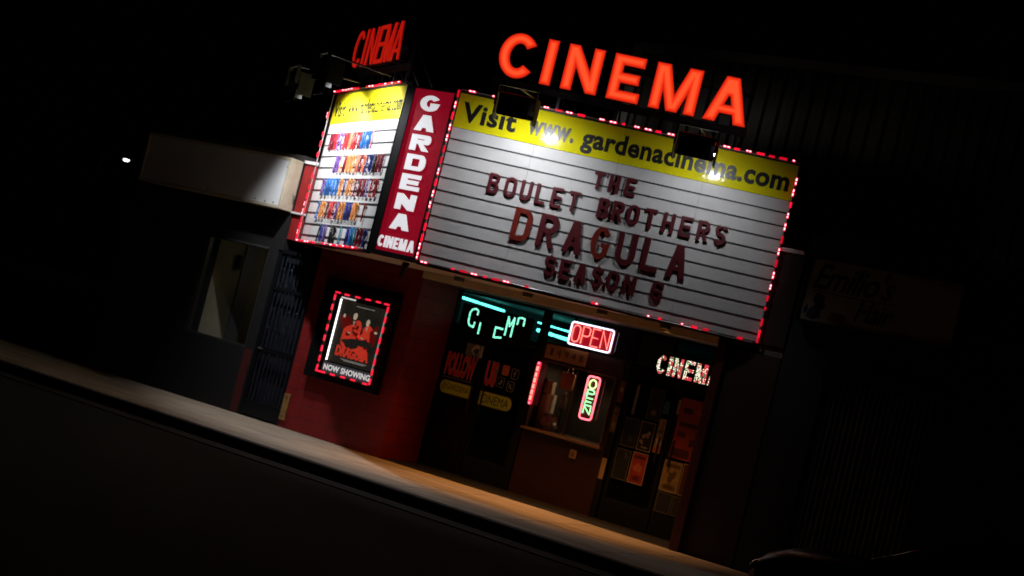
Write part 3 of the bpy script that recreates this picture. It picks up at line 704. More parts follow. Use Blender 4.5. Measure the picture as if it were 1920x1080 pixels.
# ================================================================ SIGNS IN THE ENTRANCE
# green dot sign over the left doors
YS = .925
gs = thing('led_word_sign', 'black LED word sign lit in green over the left doors', 'sign', at(.02, YS, 2.10))
boxpart('panel', (-.62, .66, -.03, 0, -.03, .37), BLACK, gs, .008)
GREEN = mat('green_led_dot', (.1, .5, .4), .4, emit=(.14, 1.0, .60), strength=1.7)
GREEN_HI = mat('green_led_dot_bright', (.3, .6, .5), .4, emit=(.5, 1.0, .82), strength=1.8)
LIT = dict(C=[(-.306, 2.344), (-.306, 2.401), (-.36, 2.428), (-.424, 2.396), (-.443, 2.348), (-.437, 2.207), (-.404, 2.166), (-.334, 2.153), (-.322, 2.223)],
           I=[(-.219, 2.236), (-.219, 2.075)], E=[(.192, 2.224), (.061, 2.228), (.066, 2.079), (.197, 2.098)],
           M=[(.246, 2.148), (.246, 2.421), (.297, 2.284), (.354, 2.423), (.354, 2.143)], A=[(.416, 2.342), (.417, 2.434), (.477, 2.446), (.527, 2.436), (.527, 2.337)])
for ch, pts in LIT.items():
    bm = bmesh.new(); done = []
    for a, b in zip(pts, pts[1:]):
        n = max(1, int(math.dist(a, b)/.015)); dx, dz = b[0]-a[0], b[1]-a[1]; L = math.hypot(dx, dz); nx, nz = -dz/L, dx/L
        for i in range(n+1):
            for k in (-.5, .5):
                p = (a[0]+dx*i/n+nx*k*.015-.02, a[1]+dz*i/n+nz*k*.015-2.10)
                if all(math.dist(p, q) > .0105 for q in done):
                    done.append(p); disc(bm, (p[0], -.0302, p[1]), .0075, .004, 6)
    for f in bm.faces: f.material_index = 1 if R.random() < .35 else 0
    finish('lit_letter', bm, [GREEN, GREEN_HI], gs)
# multicolour CINEMA sign over the right doors
ms = thing('led_word_sign', 'black LED word sign CINEMA lit in white red and green over the right doors', 'sign', at(2.78, YS, 2.10))
boxpart('panel', (-.04, 1.20, -.03, 0, -.03, .33), BLACK, ms, .008)
DW = mat('white_led_dot', (.6, .6, .5), .4, emit=(1, .9, .70), strength=1.9)
DR = mat('red_led_dot', (.5, .05, .05), .4, emit=(1, .08, .10), strength=1.25)
DG = mat('dim_green_led_dot', (.1, .3, .15), .4, emit=(.14, .55, .22), strength=.8)
x = .02
for ch in 'CINEMA':
    wd = .055 if ch == 'I' else (.165 if ch == 'M' else .145); lp = glyph(ch, wd, .255, .055 if ch == 'I' else .047)
    bm = bmesh.new(); i = 0
    while i*.0155 < wd:
        j = 0
        while j*.0155 < .26:
            gx, gz = i*.0155+.006, j*.0155+.006
            if inside(lp, gx, gz):
                s = set(bm.faces); disc(bm, (x+gx, -.0302, .035+gz), .0066, .004, 6)
                red = (gx > wd*.55 and R.random() < .55) or R.random() < .14 or (j < 2 and R.random() < .6)
                mi = 1 if red else (2 if R.random() < .33 else 0)
                for f in bm.faces:
                    if f not in s: f.material_index = mi
            j += 1
        i += 1
    finish('lit_letter', bm, [DW, DR, DG], ms); x += wd+.028
# horizontal OPEN neon
on = thing('neon_open_sign', 'wide neon OPEN sign with red letters in a white border above the address plaque', 'sign', at(1.67, .93, 2.405))
boxpart('backing', (-.355, .355, -.012, 0, -.165, .165), mat('neon_backing_glow', (.10, .008, .012), .3, emit=(.5, .004, .02), strength=.6), on, .004)  # plate glows by itself, imitating red tube light falling on it
WN = mat('white_violet_neon', (.8, .8, .9), .3, emit=(.80, .78, 1), strength=2.2)
RN = mat('salmon_red_neon', (.9, .3, .3), .3, emit=(1, .17, .13), strength=2.4)
bm = bmesh.new(); tube(bm, [(a, -.03, b) for a, b in rrect(-.35, -.158, .35, .158, .035, n=4)], .0115, 8, closed=True); finish('border_tube', bm, WN, on)
def ntube(polys, parent, m, r, y):
    for pl in polys:
        pass
OPEN = dict(O=([(.0, .06), (.0, .19), (.02, .23), (.06, .245), (.10, .23), (.12, .19), (.12, .06), (.10, .02), (.06, .005), (.02, .02)], True),
            P=([(0, 0), (0, .245), (.09, .245), (.12, .22), (.12, .14), (.09, .115), (.012, .115)], False),
            E=([(.12, 0), (0, 0), (0, .12), (.10, .12), (0.004, .126), (0, .245), (.12, .245)], False),
            N=([(0, 0), (0, .245), (.12, 0), (.12, .245)], False))
for k, c in enumerate('OPEN'):
    pts, cl = OPEN[c]; bm = bmesh.new(); tube(bm, [(-.305+.163*k+a, -.036, b-.122) for a, b in pts], .0085, 8, closed=cl); finish('letter_tube', bm, RN, on)
# vertical OPEN neon
vn = thing('neon_open_sign', 'tall neon OPEN sign with green letters in a red border in the ticket window', 'sign', at(1.89, .93, 1.575))
boxpart('backing', (-.11, .11, -.012, 0, -.315, .315), mat('neon_backing_faint_glow', (.02, .012, .012), .3, emit=(.35, .002, .012), strength=.14), vn, .004)  # faint red glow put into the plate in place of tube light
RB_ = mat('pink_red_neon', (.9, .4, .4), .3, emit=(1, .13, .17), strength=3.0)
GN = mat('green_neon', (.4, .9, .5), .3, emit=(.30, 1, .40), strength=2.0)
YN = mat('lime_neon', (.7, .9, .4), .3, emit=(.62, 1, .36), strength=1.9)
bm = bmesh.new(); tube(bm, [(a, -.03, b) for a, b in rrect(-.098, -.30, .098, .30, .04, n=4)], .0125, 8, closed=True); finish('border_tube', bm, RB_, vn)
for k, c in enumerate('OPEN'):
    bm = bmesh.new()
    if c == 'O': tube(bm, [(a, -.034, b+.195) for a, b in arc(0, 0, .055, .062, 0, 342, 18)], .011, 8, closed=True)
    else:
        pts, cl = OPEN[c]; tube(bm, [(-.055+a*.92, -.034, b*.42-.02-.118*(k-1)+.03) for a, b in pts], .010, 8)
    finish('letter_tube', bm, YN if c == 'O' else GN, vn)
# slim upright LED sign
ls = thing('led_bar_sign', 'slim upright red LED sign at the left edge of the ticket window', 'sign', at(.955, .90, 1.585))
bm = bmesh.new(); box(bm, -.035, .035, -.03, 0, -.31, .31, .02); finish('casing', bm, mat('led_bar_red', (.4, .02, .04), .3, emit=(1, .03, .08), strength=.9), ls)
bm = bmesh.new()
for k in range(6): box(bm, -.02, .02, -.036, -.0305, -.25+.085*k, -.25+.085*k+.06+R.uniform(-.01, .01), .003)
finish('lit_text', bm, mat('led_bar_pale', (.8, .6, .5), .3, emit=(1, .52, .36), strength=1.0), ls)
bm = bmesh.new(); disc(bm, (0, -.0305, .29), .018, .005, 12); disc(bm, (0, -.0305, -.29), .018, .005, 12)
finish('end_light', bm, mat('led_bar_end', (.8, .4, .5), .3, emit=(1, .2, .28), strength=2), ls)
# address plaque
ap = thing('address_plaque', 'orange wooden plaque with the number 14948 above the ticket window', 'plaque', at(1.325, .955, 1.975))
WOOD = mat('orange_wood', (.48, .20, .055), .55, emit=None, var=.2, scale=8, stretch=(2, 1, 14))
boxpart('board', (-.345, .345, -.03, -.001, 0, .205), WOOD, ap, .006)
for k, c in enumerate('14948'):
    link('numeral', text_mesh(c, -.27+.125*k+(.012 if c == '1' else 0), -.205+.125*k-(.012 if c == '1' else 0), .05, .155, .006, .0, y=-.0305), mat('dark_numeral', (.09, .03, .012), .5), ap)

# door decals
DRED = mat('red_vinyl', (.85, .030, .022), .45, emit=None, var=.12)
DWHT = mat('white_vinyl', (.55, .54, .53), .5)
DYEL = mat('yellow_vinyl', (.78, .86, .05), .45, var=.12)
DORG = mat('orange_vinyl', (.85, .16, .04), .45)
YD = .944
def decal(label, x, z): return thing('window_decal', label, 'decal', at(x, YD, z), 'stickers on the left entrance doors')
def lettered(t, body, x0, x1, z0, z1, bold, shear=0):
    o = link('outline', text_mesh(body, x0-.006, x1+.006, z0-.006, z1+.006, .0012, bold+.03, shear), DWHT, t)
    link('lettering', text_mesh(body, x0, x1, z0, z1, .0012, bold, shear, y=-.0022), DRED, t)
t = decal('red vinyl word FOLLOW with thin pale outline on the left door', -.41, 1.36); lettered(t, 'FOLLOW', -.27, .27, .02, .37, .045)
bm = bmesh.new(); box(bm, -.27, .26, -.002, 0, -.012, -.006); finish('underline', bm, DWHT, t)
t = decal('red vinyl word US with thin pale outline on the right door', .155, 1.36); lettered(t, 'US', -.10, .10, .01, .38, .045)
def pill(label, x0, x1, z0, z1, body, cor):
    t = decal(label, (x0+x1)/2, z0); w2 = (x1-x0)/2; h = z1-z0
    link('outline', poly_mesh([rrect(-w2-.012, -.012, w2+.012, h+.012, h*.5, cor)], .001), mat('dark_vinyl', (.10, .03, .02), .5), t)
    link('pill', poly_mesh([rrect(-w2, 0, w2, h, h*.45, cor)], .0012, y=-.0015), DYEL, t)
    link('lettering', text_mesh(body, -w2+.03, w2-.05, h*.18, h*.84, .001, -.004, y=-.0032), mat('brown_vinyl', (.05, .03, .012), .5), t)
pill('yellow pill shaped sticker reading GARDENA on the left door', -.69, -.115, 1.115, 1.30, '@GARDENA', '1001')
pill('yellow pill shaped sticker reading CINEMA on the right door', .045, .62, 1.085, 1.28, 'CINEMA', '0110')
def icon(label, x, z, kind):
    t = decal(label, x, z); q = rrect(-.062, -.075, .062, .075, .028)
    if kind == 'camera':
        link('badge', poly_mesh([q], .0012), DORG, t)
        link('mark', poly_mesh([rrect(-.036, -.036, .036, .036, .015), rrect(-.028, -.028, .028, .028, .011)], .001, y=-.002), mat('pale_orange_vinyl', (.75, .30, .16), .5), t)
        link('mark', poly_mesh([arc(0, 0, .017, .017, 0, 345, 14), arc(0, 0, .010, .010, 0, 345, 14)], .001, y=-.002), mat('pale_orange_vinyl', (.75, .3, .16)), t)
        return
    link('border', poly_mesh([q, rrect(-.056, -.069, .056, .069, .024)], .0012), DWHT, t)
    if kind == 'f': lp = [stroke([(.028, .044), (.008, .044), (-.004, .03), (-.004, -.048)], .012)], [stroke([(-.026, .004), (.022, .004)], .010)]
    if kind == 'note': lp = [stroke([(.034, .018), (.012, .03), (.006, .046), (.006, -.02), (-.006, -.034), (-.02, -.026), (-.022, -.010), (-.008, -.002)], .010)],
    if kind == 'X': lp = [stroke([(-.032, .042), (.032, -.042)], .013)], [stroke([(.032, .042), (.004, .006)], .007)], [stroke([(-.004, -.006), (-.032, -.042)], .007)]
    for k, L in enumerate(lp): link('mark', poly_mesh(L, .001, y=-.0022-.0012*k), DWHT, t)
icon('orange square camera icon sticker on the right door', .385, 1.655, 'camera'); icon('outlined letter f icon sticker on the right door', .555, 1.635, 'f')
icon('outlined music note icon sticker on the right door', .345, 1.47, 'note'); icon('outlined letter X icon sticker on the right door', .525, 1.445, 'X')
def scrap(name, label, x0, x1, z0, z1, m, y=.944, d=.004, cat='poster', border=None, extra=None, group='posters on the entrance doors'):
    t = thing(name, label, cat, at((x0+x1)/2, y, z0), group); w2 = (x1-x0)/2; h = z1-z0
    b = .012 if border else 0
    boxpart('sheet', (-w2+b, w2-b, -d, 0, b, h-b), m, t, 0)
    if border:
        boxpart('border', [(-w2, -w2+b-.001, -d-.003, 0, 0, h), (w2-b+.001, w2, -d-.003, 0, 0, h), (-w2+b-.0005, w2-b+.0005, -d-.002, 0, h-b+.001, h), (-w2+b-.0005, w2-b+.0005, -d-.002, 0, 0, b-.001)], border, t, 0)
    for k, (lp, mm) in enumerate(extra or []): link('print', poly_mesh([lp], .001, y=-d-.0006-.0014*k), mm, t)
    return t
PK = mat('dark_print', (.014, .014, .018), .4, var=.5, scale=20); PKB = mat('pale_border', (.30, .22, .15), .6); PKD = mat('dim_border', (.10, .085, .065), .6)
PRED = mat('red_print', (.30, .026, .016), .5, var=.45, scale=16); POR = mat('red_orange_print', (.34, .040, .016), .5, var=.25, scale=10); PYL = mat('yellow_brown_print', (.26, .17, .05), .5, var=.35, scale=14)
PB = mat('pale_print', (.34, .27, .20), .5, var=.5, scale=22); PDK = mat('very_dark_red_print', (.07, .008, .006), .5, var=.3)
scrap('small_photo', 'small pale photo print taped above the word FOLLOW', -.39, -.08, 1.735, 1.915, mat('photo_print', (.20, .18, .14), .5, var=.8, scale=16), cat='photo', y=.9425, group=None,
      extra=[(blob(.03, .10, .065, .085, .2, seed=3), mat('photo_pale_print', (.62, .52, .40), .5, var=.4, scale=18)), (blob(.04, .08, .038, .055, .3, seed=8), mat('photo_dark_print', (.05, .035, .02), .5)),
             ([(.118, 0), (.150, 0), (.150, .175), (.118, .16)], PALE)])
scrap('poster', 'dark framed poster with pale figures at the centre of the door beside the ticket window', 2.76, 2.985, 1.06, 1.46, PK, border=PKB,
      extra=[(blob(-.03, .2, .025, .035, .3, seed=1), PB), (blob(.03, .23, .03, .04, .4, seed=2), PB), (blob(-.05, .12, .03, .025, .4, seed=5), PB), (blob(.01, .05, .05, .012, .3, seed=7), PB)])
def lines(z0, z1, w, n, sd):
    q = random.Random(sd); return [(rrect(-w*q.uniform(.5, 1), z0+(z1-z0)*k/n, w*q.uniform(.5, 1), z0+(z1-z0)*k/n+.008, .002), None) for k in range(n)]
scrap('poster', 'red poster with a pale border below the dark framed poster', 2.745, 2.985, .60, 1.03, PRED, border=PKB, extra=[(rrect(-.085, .345, .085, .385, .01), PDK), (blob(0, .22, .055, .07, .3, seed=51), mat('faded_red_print', (.42, .10, .05), .5))] + [(a, PDK) for a, _ in lines(.05, .13, .08, 4, 3)])
scrap('poster', 'dim dark poster left of the dark framed poster', 2.50, 2.735, 1.06, 1.46, PK, border=PKD, extra=[(blob(.03, .12, .03, .05, .4, seed=9), mat('blue_grey_print', (.05, .06, .08), .5))])
scrap('poster', 'dim dark poster left of the red poster', 2.49, 2.72, .60, 1.02, PK, border=PKD, extra=[(blob(.04, .34, .03, .04, .4, seed=10), mat('blue_grey_print', (.05, .06, .08)))])
scrap('poster', 'dark poster with a dull gold star above the dark framed poster', 2.79, 3.01, 1.50, 1.93, PK, border=PKD,
      extra=[([(.0+.055*(1 if k % 2 == 0 else .5)*sin(k*pi/5), .10+.055*(1 if k % 2 == 0 else .5)*cos(k*pi/5)) for k in range(10)], mat('dull_gold_print', (.28, .20, .07), .5))])
scrap('flyer', 'narrow tan flyer with white and red patches at the door edge', 3.02, 3.13, 1.08, 1.55, mat('tan_flyer_print', (.30, .20, .11), .5, var=.6, scale=18), cat='flyer',
      extra=[(blob(0, .16, .035, .05, .3, seed=12), mat('white_patch_print', (.6, .55, .48), .5)), (blob(.0, .05, .04, .035, .3, seed=13), mat('red_patch_print', (.5, .06, .03), .5)), (blob(.01, .3, .04, .04, .3, seed=14), mat('grey_patch_print', (.10, .09, .09), .5))])
scrap('poster', 'large red orange poster with dark blocks on the far right door', 3.28, 3.66, 1.08, 1.90, POR,
      extra=[(rrect(-.13, .62, .01, .70, .01), PDK), (rrect(-.15, .44, .14, .50, .01), PDK), (rrect(-.14, .30, -.02, .37, .01), PDK), (blob(.10, .25, .05, .05, .3, seed=15), PDK), (rrect(-.16, .03, .10, .14, .01), PDK), (blob(.10, .66, .035, .04, .2, seed=16), mat('faded_red_print', (.42, .10, .05), .5))])
scrap('poster', 'dull yellow poster with pale border under the large red orange poster', 3.245, 3.52, .62, 1.04, PYL, border=PKB, extra=[(rrect(-.11, .33, .11, .38, .01), mat('brown_print', (.09, .05, .02), .5)), (blob(.01, .21, .06, .07, .4, seed=52), mat('brown_print', (.09, .05, .02)))] + [(a, mat('brown_print', (.09, .05, .02))) for a, _ in lines(.04, .12, .1, 4, 5)])
scrap('poster', 'tall dark poster with a pale border right of the dull yellow poster', 3.535, 3.80, .62, 1.05, PDK, border=PKB)
scrap('poster', 'dark poster with a thin pale outline lowest on the far right door', 3.50, 3.80, .33, .60, PK, border=PKD)
scrap('poster', 'dark unlit poster at the bottom left of the far right door', 3.25, 3.485, .33, .60, PK, border=PKD)
scrap('hanging_card', 'pale ochre card at the foot of the ticket booth corner', 2.31, 2.385, .54, .83, mat('ochre_card', (.42, .27, .13), .6, var=.2), y=.918, cat='card', group=None)
scrap('flyer', 'narrow dim reddish flyer high on the frame between ticket booth and doors', 2.305, 2.395, 1.62, 1.92, mat('dim_red_flyer_print', (.14, .05, .03), .5, var=.8, scale=20), y=.918, cat='flyer', extra=[(blob(0, .18, .025, .04, .4, seed=41), PB)])
scrap('flyer', 'narrow dim tan flyer low on the frame between ticket booth and doors', 2.305, 2.395, 1.20, 1.55, mat('dim_tan_flyer_print', (.16, .10, .06), .5, var=.8, scale=20), y=.918, cat='flyer', extra=[(blob(0, .10, .025, .04, .4, seed=42), PB), (blob(.01, .26, .02, .03, .4, seed=43), PDK)])
scrap('notice', 'small teal notice beside the dull gold star poster', 3.03, 3.12, 1.62, 1.80, mat('teal_notice_print', (.02, .14, .12), .5, var=.5, scale=18), cat='notice')
scrap('notice', 'small pale notice at the top edge of the large red orange poster', 3.235, 3.272, 1.66, 1.86, PB, cat='notice')
t = thing('intercom_box', 'small tan box on the booth wall under the ticket window', 'wall box', at(1.83, .949, .70))
boxpart('cover', (-.055, .055, -.035, -.001, 0, .12), mat('tan_plastic', (.36, .21, .12), .5, var=.15), t, .008)
bm = bmesh.new()
for k in range(4): box(bm, -.03, .03, -.038, -.0355, .03+.016*k, .036+.016*k)
finish('speaker_slot', bm, INK, t)
# long pale pull on the right door
t = thing('door_sticker_strip', 'pale grey vertical strip on the glass beside the ticket booth', 'strip', at(2.585, .944, 1.50))
boxpart('strip', (-.022, .022, -.006, 0, 0, .42), mat('grey_strip', (.22, .22, .22), .6, var=.4, scale=12), t, .003)

# lobby teal tubes
TEAL = mat('teal_tube', (.5, .9, .85), .3, emit=(.10, .8, .69), strength=3.4)
def teal(label, p0, p1, r=.022):
    t = thing('ceiling_tube', label, 'light tube', Matrix.Translation(p0), 'teal light tubes in the lobby')
    q = Vector(p1)-Vector(p0); bm = bmesh.new(); tube(bm, [(0, 0, 0), q*.35, q*.355, q*.6, q], [r, r, r*.8, r, r], 10); finish('tube', bm, TEAL, t)
    bm = bmesh.new()
    for k in (.1, .9): tube(bm, [q*k+Vector((0, 0, r)), q*k+Vector((0, 0, 2.72-p0[2]))], .008, 6)
    finish('hanger', bm, BLACK, t)
teal('teal light tube under the lobby ceiling behind the green word sign', (-2.0, 2.75, 2.60), (-2.62, 4.9, 2.60))
teal('upper teal light tube left of the wide neon OPEN sign', (.40, 1.45, 2.45), (.14, 3.1, 2.45), .013)
teal('lower teal light tube left of the wide neon OPEN sign', (-1.50, 4.4, 2.40), (-2.5, 7.3, 2.40), .03)

# ticket booth contents
def tbox(name, label, cat, x, y, z, dims, m, bev=.015, extra=None, rz=0):
    t = thing(name, label, cat, at(x, y, z, rz)); boxpart('body', dims, m, t, bev)
    for nm, d, mm in (extra or []): boxpart(nm, d, mm, t, .003)
    return t
tbox('ticket_printer', 'tan upright ticket machine with a white side behind the window', 'machine', .93, 1.32, .961, (-.08, .07, -.08, .08, 0, .70), mat('tan_plastic_case', (.42, .30, .20), .5, var=.2), .012,
     [('white_panel', (.072, .14, -.085, .06, .25, .52), mat('white_plastic', (.62, .58, .46), .45)), ('paper_slot', (-.05, .04, -.084, -.0805, .5, .52), INK)])
t = thing('hanging_bag', 'brown paper bag hanging from a hook inside the ticket window', 'bag', at(1.24, 1.30, 1.60))
bm = bmesh.new(); box(bm, -.115, .10, -.03, .03, 0, .24, .012)
for v in bm.verts: v.co.x *= 1 + .25*(v.co.z/.24)*.3 ; v.co.y += .01*sin(v.co.z*30)
finish('bag', bm, mat('brown_paper', (.34, .17, .08), .7, var=.2, bump=.5, bscale=25), t)
bm = bmesh.new(); tube(bm, [(-.05, 0, .235), (-.045, 0, .30), (0, 0, .33), (.045, 0, .30), (.05, 0, .235)], .005, 6); finish('handle', bm, mat('paper_handle', (.25, .13, .06), .7), t)
bm = bmesh.new(); tube(bm, [(0, 0, .325), (0, 0, .56)], .003, 6); finish('hook', bm, STEEL, t)
t = thing('bottle', 'dull green bottle with a pale cap on a stand in the ticket window', 'bottle', at(1.235, 1.32, .961))
bm = bmesh.new(); lathe(bm, [(.06, 0), (.06, .012), (.012, .02), (.012, .33), (.055, .335), (.055, .345)], 16); finish('stand', bm, DARKMETAL, t)
bm = bmesh.new(); lathe(bm, [(.042, .346), (.045, .36), (.045, .48), (.03, .53), (.016, .55), (.016, .57)], 18); finish('bottle_body', bm, mat('green_bottle', (.14, .16, .08), .3), t, smooth=True)
bm = bmesh.new(); lathe(bm, [(.02, .571), (.02, .605), (.017, .61)], 14); finish('cap', bm, PALE, t)
t = thing('plastic_bag', 'crumpled white plastic bag on the counter behind the ticket window', 'bag', at(1.12, 1.26, .961))
bm = bmesh.new(); bmesh.ops.create_icosphere(bm, subdivisions=3, radius=.12)
for v in bm.verts:
    q = v.co.normalized(); k = 1+.22*sin(9*q.x+3*q.z)+.16*sin(13*q.y-7*q.z)
    v.co = Vector((q.x*.11*k, q.y*.09*k, max(0, .10+q.z*.12*k)))
finish('bag', bm, mat('white_plastic_film', (.5, .45, .36), .4, var=.2), t)
t = thing('coat_rack', 'dim grey jacket hanging at the right of the ticket window', 'jacket', at(2.08, 1.55, 1.10))
bm = bmesh.new()
for (z, wx, wy) in ((0, .10, .06), (.3, .11, .07), (.55, .12, .07), (.66, .09, .05), (.72, .03, .03)): pass
lathe(bm, [(.11, 0), (.115, .2), (.10, .4), (.125, .58), (.10, .68), (.04, .74)], 14)
for v in bm.verts: v.co.y *= .5; v.co.x *= 1+.08*sin(v.co.z*22)
finish('jacket', bm, mat('grey_cloth', (.26, .23, .19), .85, var=.4, scale=9), t, smooth=True)
bm = bmesh.new(); tube(bm, [(0, 0, .735), (0, 0, .80), (.015, 0, .82), (.03, 0, .80)], .005, 6); tube(bm, [(-.08, 0, .69), (0, 0, .735), (.08, 0, .69)], .006, 6); finish('hanger', bm, STEEL, t)
t = thing('booth_fill_lamp', 'small warm fill lamp added to the ticket booth ceiling', 'lamp', at(1.45, 1.40, 2.10))  # unseen lamp, added to brighten the booth interior
bm = bmesh.new(); lathe(bm, [(.03, .06), (.07, .03), (.08, 0), (.076, .001)], 18); finish('shade', bm, DARKMETAL, t)
bm = bmesh.new(); lathe(bm, [(.04, -.015), (.05, .0)], 16); finish('bulb', bm, mat('booth_fill_bulb', (.9, .8, .6), .4, emit=(1, .74, .42), strength=2.5), t)
spot('booth_fill_light', (0, 0, -.03), (0, .0, -1), 9, (1, .74, .45), 150, .6, t, .04)

# ================================================================ LEFT NEIGHBOUR
shop = thing('corner_shop', 'dark low shop building with a lit window left of the cinema', 'building', at(-3.54, 0, 0))
WALLD = mat('dark_stucco', (.004, .003, .003), .85, var=.3, bump=.5)
bm = bmesh.new()
box(bm, -3.6, -1.62, .0, .3, 0, 2.60); box(bm, -1.619, -.26, .0, .3, 0, 1.0); box(bm, -.259, -.08, .0, .3, 0, 2.60)
box(bm, -3.6, .0, .0, .3, 2.601, 4.0); box(bm, -3.6, -3.4, .3, 9, 0, 4.0)
finish('wall', bm, WALLD, shop)
bm = bmesh.new(); box(bm, -3.6, -.01, .0, 9, 4.001, 4.1); finish('roof', bm, LOB_DARK, shop)
bm = bmesh.new(); box(bm, -.26+.015, -.09, -.012, -.001, .02, 1.0); finish('red_panel', bm, mat('faded_dark_red', (.07, .006, .006), .7, var=.3), shop)
wn = boxpart('window', [(-1.615, -1.575, .02, .1, 1.003, 2.597), (-.30, -.262, .02, .1, 1.003, 2.597), (-1.574, -.301, .02, .1, 2.56, 2.597), (-1.574, -.301, .02, .1, 1.003, 1.04)], ALU, shop, 0)
boxpart('pane', (-1.574, -.301, .055, .06, 1.04, 2.56), GLASS, wn, 0)
bm = bmesh.new(); box(bm, -1.62, -.0, 1.6, 1.7, 0, 2.7); box(bm, -2.2, -1.63, .301, 1.599, 0, 2.7); box(bm, -.06, .0, .35, 1.6, 0, 2.6)
finish('shop_interior', bm, mat('shop_beige', (.30, .27, .18), .8, var=.12), shop)
bm = bmesh.new(); box(bm, -1.629, -.061, .302, 1.598, 2.61, 2.69); finish('shop_ceiling', bm, CEIL, shop)
boxpart('door_panel', (-1.628, -1.60, .92, 1.22, .2, 2.6), mat('shop_grey_panel', (.22, .22, .24), .7), shop, 0)
t = thing('shop_lamp', 'dim lamp inside the shop window', 'lamp', at(-4.3, 1.15, 2.52)); boxpart('fitting', (-.25, .25, -.05, .05, 0, .07), mat('shop_tube', (.8, .8, .7), .4, emit=(1, .95, .66), strength=1.3), t, .01)
t = thing('wall_speaker', 'small dark speaker high inside the shop window', 'speaker', at(-5.168, .80, 2.16, pi/2)); boxpart('casing', (-.05, .05, -.10, -.001, 0, .24), INK, t, .01); bm = bmesh.new(); disc(bm, (0, -.1005, .08), .035, .004, 16); disc(bm, (0, -.1005, .17), .02, .004, 16); finish('cone', bm, DARKMETAL, t)
# awning lip over the window strip
boxpart('window_head', (-1.2, -.27, -.03, -.002, 2.575, 2.598), STEEL, shop, 0)
# white sign cabinet
sb = thing('lightbox_sign', 'unlit white lightbox sign with cream metal sides left of the marquee', 'sign', at(-3.55, -.005, 3.2))
boxpart('cabinet', [(-3.2, 0, -.285, -.002, 0, .045), (-3.2, 0, -.285, -.002, .755, .80), (-.045, 0, -.285, -.002, .046, .754), (-3.2, -3.155, -.285, -.002, .046, .754), (-3.154, -.046, -.12, -.002, .046, .754)], CREAM_METAL, sb, .004)
bm = bmesh.new()
for a, b in ((-3.154, -1.602), (-1.598, -.046)): box(bm, a, b, -.275, -.26, .047, .753)
finish('face', bm, SIGNWHITE, sb)
bm = bmesh.new()
for x, z in ((-.16, .075), (-.34, .07), (-.55, .08), (-1.6, .08), (-.05, .65)): disc(bm, (x, -.2755, z), .014, .006, 8)
finish('screw', bm, INK, sb)
bm = bmesh.new(); tube(bm, [(.002, -.06, .25), (.03, -.06, .25), (.03, -.06, .18)], .012, 8); finish('conduit', bm, STEEL, sb)
# security gate
sg = thing('security_gate', 'dark blue black barred security gate between shop and cinema', 'gate', at(-3.2, 0, 0))
bm = bmesh.new(); box(bm, -.42, .44, .20, .24, 0, 2.66); finish('door_leaf', bm, mat('gate_backing', (.012, .013, .018), .5, var=.3), sg)
boxpart('frame', [(-.415, -.355, .02, .09, 0, 2.62), (.375, .435, .02, .09, 0, 2.62), (-.354, .374, .02, .09, 2.56, 2.62), (-.354, .374, .02, .09, .03, .26), (-.354, .374, .03, .08, 1.02, 1.10), (-.354, .374, .03, .08, 1.98, 2.03)], mat('gate_paint', (.010, .011, .014), .4, .4), sg, .004)
GB = mat('gate_bar_paint', (.045, .05, .075), .35, .6, var=.3)
for k in range(9):
    x = -.32+.08*k; bm = bmesh.new(); tube(bm, [(x, .055, .26), (x, .055, 2.56)], .011, 8); finish('bar', bm, GB, sg)
bm = bmesh.new()
for k in range(4):
    x = -.26+.16*k; tube(bm, [(x+.04*sin(a), .04, 2.2+.14*cos(a)) for a in [2*pi*i/16 for i in range(16)]], .007, 6, closed=True); tube(bm, [(x+.04*sin(a), .04, 1.55+.16*cos(a)) for a in [2*pi*i/16 for i in range(16)]], .007, 6, closed=True)
finish('scrollwork', bm, GB, sg)
bm = bmesh.new(); tube(bm, [(-.30, .01, 1.06), (-.30, -.03, 1.06), (-.22, -.03, 1.06)], .012, 8); finish('handle', bm, STEEL, sg)
t = thing('wall_flap', 'ochre painted utility cover at the foot of the red wall beside the gate', 'cover', at(-2.76, -.001, .11))
boxpart('cover', (.005, .12, -.025, 0, 0, .40), mat('ochre_paint', (.32, .17, .05), .6, var=.4, scale=12), t, .006); bm = bmesh.new(); disc(bm, (.06, -.0255, .34), .012, .006, 8); disc(bm, (.06, -.0255, .06), .012, .006, 8); finish('bolt', bm, DARKMETAL, t)

# ================================================================ RIGHT NEIGHBOUR
salon = thing('salon_building', 'dark shop building with a ribbed roller shutter right of the cinema', 'building', at(4.96, 0, 0))
bm = bmesh.new(); box(bm, 0, .60, .05, .3, 0, 4.3); box(bm, .601, 2.0, .05, .3, 2.56, 4.3); box(bm, 2.001, 7.5, .05, .3, 0, 4.3); box(bm, 0, 7.5, .3, 9, 4.2, 4.3); box(bm, 7.3, 7.5, .3, 9, 0, 4.2)
finish('wall', bm, mat('grey_stucco', (.02, .019, .02), .85, var=.25, bump=.5), salon)
bm = bmesh.new(); x = .60
while x < 1.99:
    n = 8
    for k in range(n):
        a0, a1 = 2*pi*k/n, 2*pi*(k+1)/n; s = .07/n
        bm.faces.new([bm.verts.new(p) for p in ((x+s*k, .12+.018*cos(a0), .02), (x+s*(k+1), .12+.018*cos(a1), .02), (x+s*(k+1), .12+.018*cos(a1), 2.55), (x+s*k, .12+.018*cos(a0), 2.55))])
    x += .07
finish('roller_shutter', bm, mat('shutter_metal', (.17, .17, .17), .5, .4, var=.2), salon)
boxpart('shutter_box', (.56, 2.05, -.06, .045, 2.561, 2.70), DARKMETAL, salon, .01)
es = thing('shop_sign', "unlit cream sign reading Emilio's Hair in dark script on the right shop", 'sign', at(5.10, -.06, 3.17))
